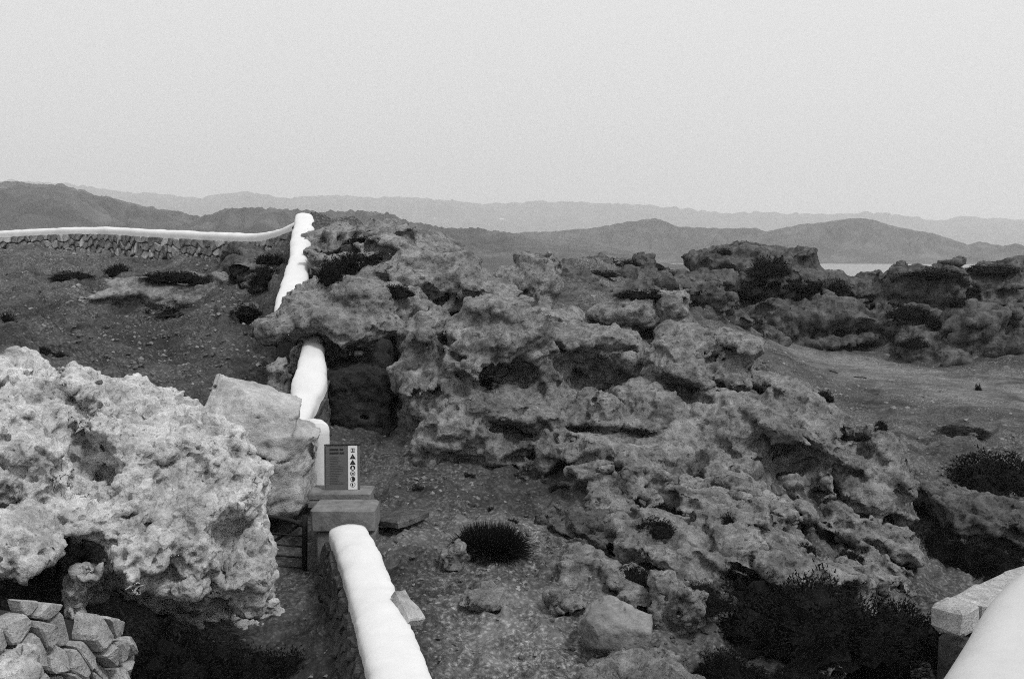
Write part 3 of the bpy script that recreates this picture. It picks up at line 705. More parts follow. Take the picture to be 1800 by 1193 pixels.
# ------------------------------------------------------------------ walls
def catmull(pts, step):
    P = [np.array(p, float) for p in pts]; P = [2 * P[0] - P[1]] + P + [2 * P[-1] - P[-2]]
    o = []
    for i in range(1, len(P) - 2):
        n = max(2, int(np.linalg.norm((P[i + 1] - P[i])[:3]) / step))
        for t in np.arange(n) / n:
            a, b, c, d = P[i - 1:i + 3]
            o.append(.5 * (2 * b + (c - a) * t + (2 * a - 5 * b + 4 * c - d) * t * t + (3 * b - a - 3 * c + d) * t ** 3))
    o.append(P[-2]); return np.array(o)
def frames(P):
    t = np.gradient(P[:, :2], axis=0); t /= np.linalg.norm(t, axis=1)[:, None]
    return t, np.stack([t[:, 1], -t[:, 0]], 1)          # tangent, right-hand side
def cap_mesh(ctrl, thick, parent, mat='white', name='cap', lump=.02, seed=0, step=.05, skirt=.10):
    """rounded lime-washed coping; ctrl rows x, y, z of the crown and width"""
    P = catmull(ctrl, step); t, s = frames(P)
    na = 15; ang = np.linspace(0, math.pi, na)
    pr = [(1.0, -skirt - thick)] + [(math.copysign(abs(math.cos(a)) ** .8, math.cos(a)), (math.sin(a) ** .8 - 1) * thick) for a in ang] + [(-1.0, -skirt - thick)]
    V = []
    for p, sd_ in zip(P, s):
        for a, z in pr: V.append((p[0] + sd_[0] * a * p[3] / 2, p[1] + sd_[1] * a * p[3] / 2, p[2] + z))
    V = np.array(V); m = len(pr); n = len(P)
    ctr = np.repeat(P[:, :3], m, 0); dr = V - ctr; dr[:, 2] += thick; dr /= np.maximum(np.linalg.norm(dr, axis=1), 1e-6)[:, None]
    V += dr * (fbm(V, 2.2, 3, .5, seed) * lump + fbm(V, 9, 2, .5, seed) * lump * .25)[:, None]
    idx = np.arange(n * m).reshape(n, m)
    f = [tuple(int(x) for x in (idx[i, j], idx[i + 1, j], idx[i + 1, j + 1], idx[i, j + 1])) for i in range(n - 1) for j in range(m - 1)]
    f.append(tuple(int(x) for x in idx[0])); f.append(tuple(int(x) for x in idx[-1][::-1]))
    return pym(name, V, f, M[mat], parent, smooth=True, origin=parent.location), P
def core_mesh(P, depth, parent, batter=.1, inset=.07, top=.1):
    t, s = frames(P); V = []
    for p, sd_ in zip(P, s):
        for a, z in ((1, -top), (1, -depth), (-1, -depth), (-1, -top)):
            w = p[3] / 2 - inset + (batter * depth if z == -depth else 0)
            V.append((p[0] + sd_[0] * a * w, p[1] + sd_[1] * a * w, p[2] + z))
    n = len(P); f = []
    for i in range(n - 1):
        for j in range(4):
            k = (j + 1) % 4; f.append((i * 4 + j, i * 4 + k, i * 4 + 4 + k, i * 4 + 4 + j))
    f += [(0, 3, 2, 1), (n * 4 - 4, n * 4 - 3, n * 4 - 2, n * 4 - 1)]
    return pym('core', V, f, M['core'], parent, origin=parent.location)
def cells(L, H, cw, ch, rs, wild=1.0):
    """voronoi cells filling L x H"""
    pts = []
    r = 0; y = ch / 2
    while y < H + ch * .3:
        x = cw * rs.uniform(.2, .8) - cw
        while x < L + cw:
            pts.append((x + rs.uniform(-.3, .3) * cw * wild, y + rs.uniform(-.33, .33) * ch * wild)); x += cw * rs.uniform(.6, 1.45)
        y += ch * rs.uniform(.85, 1.15); r += 1
    pts = np.array(pts); res = []
    for i, p in enumerate(pts):
        if not (0 < p[0] < L and 0 < p[1] < H): continue
        poly = [(max(0, p[0] - 2 * cw), max(0, p[1] - 2 * ch)), (min(L, p[0] + 2 * cw), max(0, p[1] - 2 * ch)), (min(L, p[0] + 2 * cw), min(H, p[1] + 2 * ch)), (max(0, p[0] - 2 * cw), min(H, p[1] + 2 * ch))]
        near = np.argsort(((pts - p) / (cw, ch)).__pow__(2).sum(1))[1:16]
        for j in near:
            q = pts[j]; mid = (p + q) / 2; nn = q - p; o = []
            for a in range(len(poly)):
                A, B = np.array(poly[a]), np.array(poly[(a + 1) % len(poly)]); da, db = (A - mid) @ nn, (B - mid) @ nn
                if da <= 0: o.append(tuple(A))
                if (da < 0) != (db < 0): o.append(tuple(A + (B - A) * da / (da - db)))
            poly = o
            if len(poly) < 3: break
        if len(poly) >= 3: res.append(poly)
    return res
def stone(poly, mp, depth, gap, rs, parent, mat, name='stone'):
    P = np.array(poly); c = P.mean(0)
    # round off the corners
    Q = []
    for i in range(len(P)):
        a, b = P[i], P[(i + 1) % len(P)]
        if np.linalg.norm(a - b) < gap: continue
        Q += [a + (b - a) * .13, a + (b - a) * .87]
    if len(Q) < 4: return
    Q = np.array(Q); r = np.linalg.norm(Q - c, axis=1)
    if r.min() < gap * 1.3: pass
    Q = c + (Q - c) * np.clip(1 - gap / np.maximum(r, 1e-6), .35, 1)[:, None]
    n = len(Q); tx, ty = rs.uniform(-.4, .4, 2); V = []; d = depth * rs.uniform(.7, 1.25)
    sz = np.abs(Q - c).max()
    for sc_, h in ((1.0, -.06), (1.0, d * .55), (.95, d * .88), (.80, d)):
        for q in c + (Q - c) * sc_:
            hh = h + (0 if h < 0 else ((q - c)[0] * tx + (q - c)[1] * ty) * .8 + rs.uniform(-.06, .06) * d)
            V.append(mp(q[0] + rs.uniform(-.02, .02) * sz, q[1] + rs.uniform(-.02, .02) * sz, hh))
    V.append(mp(c[0], c[1], d * 1.05))
    f = []
    for k in range(3):
        for i in range(n): j = (i + 1) % n; f.append((k * n + i, k * n + j, k * n + n + j, k * n + n + i))
    for i in range(n): f.append((3 * n + i, 3 * n + (i + 1) % n, 4 * n))
    V = np.array(V); ce = V.mean(0)
    o = pym(name, V, f, M[mat], parent, smooth=False, origin=ce); o.location = Vector(ce) - parent.location
    return o
def side_map(P, side, top, batter, out_=0.0):
    seg = np.concatenate([[0], np.cumsum(np.linalg.norm(np.diff(P[:, :2], axis=0), axis=1))]); t, s = frames(P)
    def mp(u, v, n):
        x = [np.interp(u, seg, P[:, i]) for i in range(4)]; sx_ = [np.interp(u, seg, s[:, i]) for i in range(2)]
        w = x[3] / 2 - .05 + batter * (v + top) + n + out_
        return (x[0] + side * sx_[0] * w, x[1] + side * sx_[1] * w, x[2] - top - v)
    return mp, seg[-1]

# the near wall, running away from the camera to the gate pillar
rs = np.random.RandomState(5)
w = empty('stone_wall', W(690, 1150, 7.6) * np.array([1, 1, 0]) + np.array([0, 0, EZ - 4.05]))
tag(w, 'dry stone wall with a rounded white coping, running from the bottom edge to the sign', 'wall', 'white topped walls')
ctrl = [list(W(745, 1330, 5.6)) + [.47], list(W(718, 1230, 6.75)) + [.475], list(W(690, 1142, 7.8)) + [.475], list(W(664, 1062, 8.9)) + [.47], list(W(640, 990, 9.95)) + [.455], list(W(612, 920, 11.25)) + [.455]]
zc = np.mean([c[2] for c in ctrl])
for c in ctrl: c[2] = zc + (c[2] - zc) * .4
cp, P = cap_mesh(ctrl, .11, w, lump=.022, seed=2)
core_mesh(P, 1.25, w, .26)
mp, L = side_map(P, -1, .16, .26)
for c in cells(L, 1.0, .20, .12, rs): stone(c, mp, .05, .010, rs, w, 'stone')
mp, L = side_map(P, 1, .16, .10)
for c in cells(L, .36, .27, .18, rs): stone(c, mp, .05, .010, rs, w, 'stone')

# the wall beyond the sign, climbing the rocks in three stretches to the corner
for lb, ctrl, th, sd0 in (
    ('short rounded white wall end standing behind the sign', [list(W(558, 742, 13.3)) + [.33], list(W(555, 738, 13.8)) + [.33], list(W(546, 734, 14.3)) + [.33]], .17, 3),
    ('middle stretch of white topped wall below the dark crag', [list(W(520, 745, 14.5)) + [.30], list(W(531, 702, 15.0)) + [.40], list(W(543, 660, 15.5)) + [.53], list(W(548, 618, 16.3)) + [.42], list(W(551, 578, 17.3)) + [.28]], .14, 6),
    ('upper stretch of white topped wall rising to the skyline corner', [list(W(503, 560, 18.6)) + [.42], list(W(510, 520, 19.4)) + [.56], list(W(520, 478, 20.7)) + [.50], list(W(525, 445, 21.9)) + [.40], list(W(530, 415, 23.3)) + [.50], list(W(534, 392, 24.7)) + [.50], list(W(535, 374, 25.8)) + [.46]], .15, 9)):
    b0 = np.array(ctrl[0][:3]); b0[2] = gz(b0[0], b0[1])
    w = empty('stone_wall', b0); tag(w, lb, 'wall', 'white topped walls')
    cp, P = cap_mesh(ctrl, th, w, lump=.028, seed=sd0, skirt=.95 if sd0 == 3 else .10)
    if sd0 == 3: continue
    core_mesh(P, 1.2, w, .06)
    for sd_i, hh in ((1, .8), (-1, .6)):
        mp, L = side_map(P, sd_i, .24, .05)
        for c in cells(L, hh, .22, .15, rs): stone(c, mp, .05, .010, rs, w, 'stone')

# the far wall
w = empty('stone_wall', D(200, 34, .5))
tag(w, 'long far stone wall with a white coping across the left hillside', 'wall', 'white topped walls')
ctrl = [list(W(534, 386, 25.9)) + [.46], list(W(500, 401, 26.7)) + [.44], list(W(455, 410, 28.2)) + [.42], list(W(380, 408, 30)) + [.42], list(W(290, 404, 32)) + [.42], list(W(180, 399, 34.5)) + [.42], list(W(90, 401, 36)) + [.42], list(W(0, 406, 37)) + [.42], list(W(-120, 412, 38.5)) + [.42], list(W(-330, 415, 40)) + [.42]]
cp, P = cap_mesh(ctrl, .16, w, lump=.02, seed=14, step=.15)
core_mesh(P, 1.5, w, .05)
mp, L = side_map(P, -1, .22, .05)
q = mp(L / 2, .3, 0); q2 = mp(L / 2, .3, 1)
sd_far = -1 if np.linalg.norm(np.array(q2)[:2]) < np.linalg.norm(np.array(q)[:2]) else 1
mp, L = side_map(P, sd_far, .22, .05)
for c in cells(L, .85, .32, .245, rs): stone(c, mp, .08, .022, rs, w, 'mid' if rs.rand() < .7 else 'smooth')

# left foreground retaining wall
w = empty('stone_wall', (-3.4, 6.6, EZ - 4.2))
tag(w, 'rough dry stone retaining wall in the bottom left corner', 'wall')
P = catmull([(-4.0, 4.6, EZ - 2.0, .5), (-3.78, 5.8, EZ - 2.15, .5), (-3.62, 6.5, EZ - 2.3, .5), (-3.46, 7.2, EZ - 2.62, .5), (-3.42, 7.7, EZ - 2.95, .5), (-3.7, 8.2, EZ - 3.1, .5)], .08)
core_mesh(P, 2.1, w, .05, .10, .10)
mp, L = side_map(P, 1, .0, .05)
for c in cells(L, 2.0, .21, .18, rs, 1.5):
    if min(q_[1] for q_ in c) > .02 or rs.rand() < .6: stone(c, mp, .10 * rs.uniform(.4, 1.5), .015, rs, w, 'stonepale')

# lime-washed wall end at the right, beyond the parapet
def box(name, c, hx, hy, hz, mat, parent, rz=0.0, bev=.02, jit=0.0, rs=rs):
    V = []; 
    Rz = Matrix.Rotation(rz, 3, 'Z')
    # bevelled box: three rings
    ring = lambda x, y, z, b: [(x - b, -y, z), (x, -y + b, z), (x, y - b, z), (x - b, y, z), (-x + b, y, z), (-x, y - b, z), (-x, -y + b, z), (-x + b, -y, z)]
    for z, k in ((-hz, bev), (-hz + bev, 0), (hz - bev, 0), (hz, bev)):
        for p in ring(hx - k, hy - k, z, bev): V.append(p)
    V = [Rz @ (Vector(p) + Vector(rs.uniform(-jit, jit, 3))) for p in V]
    f = [tuple(range(7, -1, -1)), tuple(range(24, 32))]
    for k in range(3):
        for i in range(8): j = (i + 1) % 8; f.append((k * 8 + i, k * 8 + j, k * 8 + 8 + j, k * 8 + 8 + i))
    o = pym(name, V, f, M[mat], parent); o.location = Vector(c) - (parent.location if parent else Vector((0, 0, 0)))
    return o
A = W(1680, 1078, 8.3); B = W(1812, 1032, 9.3)
w = empty('stone_wall', (A[0], A[1], EZ - 4.6))
tag(w, 'low lime-washed block wall end behind the white parapet at the right', 'wall')
dv = np.array(B - A); az = math.atan2(dv[1], dv[0])
for i, (tt, hl, hz_) in enumerate(((.16, .16, .11), (.75, .26, .15), (1.4, .3, .15), (2.1, .3, .15))):
    c = A + dv * tt * .52; box('block', (c[0], c[1] + .14, A[2] - hz_ - .01 * i), hl, .16, hz_, 'stonepale', w, az, .03, .014)
c = A + dv * .8
box('footing', (c[0], c[1] + .16, A[2] - 1.0), 1.1, .15, .66, 'stone', w, az, .03, .01)

# white parapet of the terrace the photograph was taken from
def parapet():
    w = empty('parapet', (1.6, 2.2, EZ - 3.2))
    tag(w, 'smooth white terrace parapet close by in the bottom right corner', 'parapet')
    edge = [(.55, 1.75), (.99, 2.34), (1.25, 2.70), (1.5, 3.06), (1.8, 3.38), (2.2, 3.62), (2.8, 3.7), (3.6, 3.5)]
    e = catmull([(x, y, 0) for x, y in edge], .06)
    t, s = frames(e); V = []; z0 = EZ - 1.06
    prof = [(-.42, .02), (-.25, .02)] + [(-.12 + .12 * math.sin(a), -.10 + .12 * math.cos(a)) for a in np.linspace(0, math.pi / 2, 7)] + [(0, -.6), (0, -2.2)]
    for p, sd_ in zip(e, s):
        for a, z in prof: V.append((p[0] - sd_[0] * a, p[1] - sd_[1] * a, z0 + z))
    V = np.array(V); V[:, 2] += fbm(V, 2, 2, .5, 2) * .006
    m = len(prof); n = len(e); f = []
    for i in range(n - 1):
        for j in range(m - 1): f.append((i * m + j, i * m + m + j, i * m + m + j + 1, i * m + j + 1))
    pym('coping', V, f, M['parapet'], w, smooth=True, origin=w.location)
    # inner side of the parapet
    V = []
    for p, sd_ in zip(e, s):
        for z in (.02, -2.2): V.append((p[0] + sd_[0] * .42, p[1] + sd_[1] * .42, z0 + z))
    f = [(2 * i, 2 * i + 2, 2 * i + 3, 2 * i + 1) for i in range(n - 1)]
    pym('inner_face', V, f, M['parapet'], w, smooth=True, origin=w.location)
parapet()

# ------------------------------------------------------------------ gate pillar, sign, gate
pil = empty('gate_pillar', (-2.0, 11.5, EZ - 4.1))
tag(pil, 'squat concrete gate pillar with a stepped slab top under the sign', 'pillar')
c = W(602, 895, 11.35); hw = 58 / FPX * 11.35
box('block', (c[0], 11.35 + .24, c[2] - .14), hw, .24, .14, 'concrete', pil, 0, .025, .006)
box('base', (c[0] + .02, 11.35 + .26, c[2] - .72), hw - .03, .22, .44, 'concrete', pil, 0, .03, .01)
c2 = W(594, 881, 11.95); hw2 = 55 / FPX * 11.95
box('slab', (c2[0], 12.20, c2[2] - .052), hw2, .22, .045, 'concrete', pil, 0, .012, .005)
box('slab', (c2[0] + .005, 12.21, c2[2] + .043), hw2 + .008, .22, .045, 'concrete', pil, 0, .015, .005)
box('base', (c2[0], 12.22, c2[2] - .60), hw2 - .05, .2, .5, 'concrete', pil, 0, .02, .008)

sb = W(603, 869, 12.2); sh = 79 / FPX * 12.2; sw = 61 / FPX * 12.2
sg = empty('information_sign', (sb[0], 12.2, c2[2] + .088)); sg.rotation_euler = (R(-4), 0, R(4))
tag(sg, 'grey notice board with a white strip of warning symbols, on the gate pillar', 'sign')
def flat(name, pts, y, mat, parent, th=.0015):
    V = [(x, y, z) for x, z in pts] + [(x, y + th, z) for x, z in pts]; n = len(pts)
    f = [tuple(range(n - 1, -1, -1)), tuple(range(n, 2 * n))] + [(i, (i + 1) % n, n + (i + 1) % n, n + i) for i in range(n)]
    return pym(name, V, f, M[mat], parent)
def rect(x0, x1, z0, z1): return [(x0, z0), (x1, z0), (x1, z1), (x0, z1)]
def ngon(cx, cz, r, n=20): return [(cx + r * math.cos(2 * math.pi * i / n), cz + r * math.sin(2 * math.pi * i / n)) for i in range(n)]
panel = box('panel', (sg.location[0], sg.location[1], sg.location[2] + sh / 2), sw / 2, .012, sh / 2, 'panel', sg, 0, .004)
panel.location = (0, 0, sh / 2)
def pt(a, b): return ((a - 280) / 565 - .5) * sw, (1 - (b - 190) / 735) * sh - sh / 2      # zoomed photo pixels to panel metres
def prect(name, a0, a1, b0, b1, mat, y=-.0140, par=panel):
    x0, z1 = pt(a0, b0); x1, z0 = pt(a1, b1); return flat(name, rect(x0, x1, z0, z1), y, mat, par)
strip = prect('white_strip', 652, 803, 192, 922, 'panelwhite')
for a0, a1, b in ((350, 495, 258), (515, 575, 258), (350, 500, 315), (515, 590, 315)): prect('heading', a0, a1, b - 16, b + 16, 'ink')
rz_ = random.Random(4)
for i in range(17):
    b = 378 + i * 28; prect('text_line', 352, 470 + rz_.random() * 130, b, b + 11, 'inkgrey')
for i in range(16):
    b = 372 + i * 30.5; prect('tick', 287, 345 if i % 3 else 330, b, b + 8, 'concrete')
def sub(name, pts, mat, par, y): return flat(name, [pt(a, b) for a, b in pts], y, mat, par)
def prect2(name, a0, a1, b0, b1, mat, par, y): return sub(name, [(a0, b1), (a1, b1), (a1, b0), (a0, b0)], mat, par, y)
def circ(a, b, r, n=20): return [(a + r * math.cos(2 * math.pi * i / n), b - r * math.sin(2 * math.pi * i / n)) for i in range(n)]

e = prect2('emblem', 698, 762, 235, 305, 'inkgrey', panel, -.0156); prect2('emblem_bar', 704, 718, 250, 290, 'panelwhite', e, -.0172); prect2('emblem_bar', 742, 756, 250, 290, 'panelwhite', e, -.0172)
for b in (375, 470):
    e = sub('warning_triangle', [(678, b + 40), (778, b + 40), (728, b - 46)], 'ink', panel, -.0156)
    sub('figure', [(712, b + 26), (720, b + 26), (746, b + 2), (738, b - 4)] if b > 400 else [(722, b + 26), (734, b + 26), (732, b - 12), (724, b - 12)], 'panel', e, -.0172)
for b, kind in ((562, 0), (656, 1), (750, 2), (843, 3)):
    e = sub('prohibition_disc', circ(727, b, 42), 'ink' if kind != 1 else 'inkgrey', panel, -.0156)
    if kind == 0: sub('figure', [(712, b + 26), (742, b + 26), (742, b - 4), (727, b - 28), (712, b - 4)], 'panelwhite', e, -.0172)
    if kind == 1: sub('figure', circ(727, b, 30), 'panelwhite', e, -.0172); sub('figure', [(712, b + 14), (744, b + 14), (748, b - 12), (708, b - 12)], 'inkgrey', e, -.0188)
    if kind == 2: sub('figure', [(692, b + 14), (722, b + 32), (706, b - 2), (722, b - 30), (696, b - 18)], 'panelwhite', e, -.0172)
    if kind == 3: sub('figure', circ(727, b, 34), 'panelwhite', e, -.0172); sub('bar', [(712, b + 26), (724, b + 26), (738, b + 2), (722, b - 30), (712, b - 18)], 'ink', e, -.0188)
box('frame_side', (0, 0, 0), .006, .022, sh / 2 + .004, 'concrete', panel, 0, .002).location = (-sw / 2 - .0085, 0, 0)
box('frame_top', (0, 0, 0), sw / 2 + .014, .022, .006, 'iron', panel, 0, .002).location = (0, .001, sh / 2 + .0105)

def tube(name, pts, r, mat, parent, n=6):
    P_ = [np.array(p, float) for p in pts]; V = []; f = []
    for i, p in enumerate(P_):
        d = P_[min(i + 1, len(P_) - 1)] - P_[max(i - 1, 0)]; d /= np.linalg.norm(d)
        a = np.cross(d, [0, 0, 1.0]) if abs(d[2]) < .95 else np.cross(d, [1.0, 0, 0]); a /= np.linalg.norm(a); b = np.cross(d, a)
        for k in range(n): V.append(p + r * (a * math.cos(2 * math.pi * k / n) + b * math.sin(2 * math.pi * k / n)))
    for i in range(len(P_) - 1):
        for k in range(n): j = (k + 1) % n; f.append((i * n + k, i * n + j, i * n + n + j, i * n + n + k))
    f += [tuple(range(n - 1, -1, -1)), tuple(range((len(P_) - 1) * n, len(P_) * n))]
    return pym(name, V, f, M[mat], parent, smooth=True, origin=parent.location)
GY = 11.75
gt = empty('gate', D(490, GY, 4.0)); tag(gt, 'old dark barred gate between the pitted rock and the pillar', 'gate')
tube('top_rail', [W(x, y, GY) for x, y in ((425, 903), (460, 906), (490, 910), (515, 916), (533, 923))], .028, 'iron', gt)
tube('brace', [W(x, y, GY + .03) for x, y in ((536, 916), (510, 932), (486, 948), (440, 985))], .022, 'iron', gt)
for y in (938, 957, 976, 995, 1016): tube('rail', [W(x, y + (x - 490) * .09, GY) for x in (420, 480, 534)], .012 if y < 1010 else .022, 'iron', gt)
tube('gate_post', [W(536, 905, GY), W(535, 1034, GY)], .035, 'iron', gt)
tube('gate_post', [W(424, 895, GY), W(424, 1024, GY)], .03, 'iron', gt)

# flat slabs by the wall
def slab(label, corners, th, mat, seed):
    c = np.array([np.array(p) for p in corners])
    c[:, 2] += max(0, max(gz(p[0], p[1]) - p[2] for p in c) + .03) if seed == 1 else 0; ce = c.mean(0); nn = np.cross(c[1] - c[0], c[2] - c[0]); nn /= np.linalg.norm(nn)
    if nn[2] < 0: nn = -nn
    rs_ = np.random.RandomState(seed); pts = []
    for i in range(len(c)):
        a, b = c[i], c[(i + 1) % len(c)]
        for t in (0, .33, .66): pts.append(a + (b - a) * t + (rs_.rand(3) - .5) * .03)
    n = len(pts); V = [p - nn * th for p in pts] + list(pts) + [ce + (p - ce) * .93 + nn * .012 for p in pts]
    f = [tuple(range(n - 1, -1, -1)), tuple(range(2 * n, 3 * n))]
    for k in range(2):
        for i in range(n): j = (i + 1) % n; f.append((k * n + i, k * n + j, k * n + n + j, k * n + n + i))
    e = ce.copy(); e[2] -= th
    o = pym('stone_slab', V, f, M[mat], None, origin=e); o.location = e
    tag(o, label, 'slab')
slab('thin dark flat slab lying on the gravel right of the pillar', [W(655, 950, 11.9), W(700, 962, 11.4), W(756, 940, 12.1), W(715, 934, 12.5)], .06, 'grey', 1)
slab('pale squared slab leaning on the near wall', [W(694, 1038, 8.9), W(712, 1037, 9.1), W(746, 1086, 8.7), W(722, 1090, 8.4)], .06, 'smooth', 2)
print('built', time.time() - T0)

# ------------------------------------------------------------------ beaten track across the flat
def track():
    mid = [(1290, 620), (1400, 632), (1500, 648), (1600, 662), (1700, 676), (1800, 690), (1920, 705)]
    wd = [10, 16, 20, 22, 24, 26, 28]
    V = []; px = np.linspace(1290, 1920, 90)
    for a in px:
        m = np.interp(a, [x for x, _ in mid], [y for _, y in mid]); q = np.interp(a, [x for x, _ in mid], wd)
        for k in np.linspace(-1, 1, 9):
            d = ray(a, m + q * k * (1 + .3 * float(perlin(np.array([[a * .03, k * 2, .5]]))[0]) * 2))
            Yd = 4.45 / (-d[2] / d[1]); x = d[0] / d[1] * Yd
            V.append((x, Yd, gz(x, Yd) + .035 - .07 * (abs(k) > .9)))
    f = [(i * 9 + j, i * 9 + j + 1, i * 9 + 10 + j, i * 9 + 9 + j) for i in range(89) for j in range(8)]
    o = (pym('track', V, f, M['ground'], smooth=True), None)[0]
    at = o.data.attributes.new('soil', 'FLOAT', 'POINT')
    for i in range(len(V)): at.data[i].value = 1.7 - .35 * abs((i % 9) - 4) / 4
    tag(o, 'pale beaten earth track below the rocky bank', kind='structure')
track()

# ------------------------------------------------------------------ shrubs
def shrub_mesh(seed, n=2200, leaf=.075, flat_=.8):
    rs = np.random.RandomState(seed)
    nb = 7; bc = np.concatenate([[[0, 0, 0]], np.stack([rs.uniform(-.62, .62, nb - 1), rs.uniform(-.55, .55, nb - 1), np.zeros(nb - 1)], 1)]); br = np.concatenate([[.62], rs.uniform(.25, .48, nb - 1)])
    bh = np.concatenate([[1.0], rs.uniform(.5, 1.15, nb - 1)])
    wh = rs.choice(nb, n, p=br ** 2 / (br ** 2).sum())
    th = rs.rand(n) * 2 * math.pi; cz = rs.rand(n) ** .8; rad = np.sqrt(1 - (cz * .97) ** 2)
    dirs = np.stack([np.cos(th) * rad, np.sin(th) * rad, cz], 1)
    lump = 1 + fbm(dirs + wh[:, None] * 3.0, 2.2, 3, .55, seed * 3.7) * .35
    r = lump * (.78 + .30 * rs.rand(n) ** .6)
    c = bc[wh] + dirs * (r * br[wh])[:, None] * np.stack([np.ones(n), np.ones(n), flat_ * 1.45 * bh[wh]], 1)
    a = dirs + rs.randn(n, 3) * .55; a /= np.linalg.norm(a, axis=1)[:, None]
    b = np.cross(a, rs.randn(n, 3)); b /= np.linalg.norm(b, axis=1)[:, None]
    l = leaf * (.5 + rs.rand(n))[:, None]; wv = l * .32
    V = np.stack([c - b * wv, c + b * wv, c + a * l * 1.6 + b * wv * .2], 1).reshape(-1, 3)
    F = np.arange(3 * n).reshape(-1, 3)
    # dark woody heart
    m, k = 16, 8; ph = np.linspace(-.2, math.pi / 2, k); tt = np.linspace(0, 2 * math.pi, m, endpoint=False)
    dd = np.stack([np.outer(np.cos(ph), np.cos(tt)), np.outer(np.cos(ph), np.sin(tt)), np.outer(np.sin(ph), np.ones(m))], 2).reshape(-1, 3)
    Q = []; CV = []; o = len(V)
    for i in range(nb):
        lm = 1 + fbm(dd + i * 3.0, 2.2, 3, .55, seed * 3.7) * .35
        CV.append(bc[i] + dd * (lm * .82 * br[i])[:, None] * np.array([1, 1, flat_ * 1.45 * bh[i]]))
        idx = np.arange(k * m).reshape(k, m) + o + i * k * m
        Q.append(np.stack([idx[:-1], np.roll(idx, -1, 1)[:-1], np.roll(idx, -1, 1)[1:], idx[1:]], -1).reshape(-1, 4))
    cv = np.concatenate(CV); Q = np.concatenate(Q)
    return mesh_np('shrub', np.concatenate([V, cv]), [F, Q], smooth=False)
SM = [shrub_mesh(i + 1, 3000, .06) for i in range(6)]; BM = [shrub_mesh(i + 11, 11000, .033, .75) for i in range(3)]
def shrub(px, py, wpx, hpx, label, group=None, big=False, Y=None, i=0, name='shrub', depth=1.0):
    h = cast(px, py + hpx * .8)
    if Y is None:
        if h is None: return None
        p = np.array(h[0]); Yd = p[1]
    else:
        p = W(px, py + hpx * .8, Y); Yd = Y
    s = Yd / FPX
    me = (BM if big else SM)[i % (3 if big else 6)]
    o = link(name, me, M['shrub']); o.location = (p[0], p[1] + wpx * s * .3 * depth, p[2] - .05 - hpx * s * .1)
    o.scale = (wpx * s * 1.2, wpx * s * depth * 1.2, max(hpx * s * 2.2, .12)); o.rotation_euler = (0, 0, i * 1.7)
    tag(o, label, 'shrub', group); return o
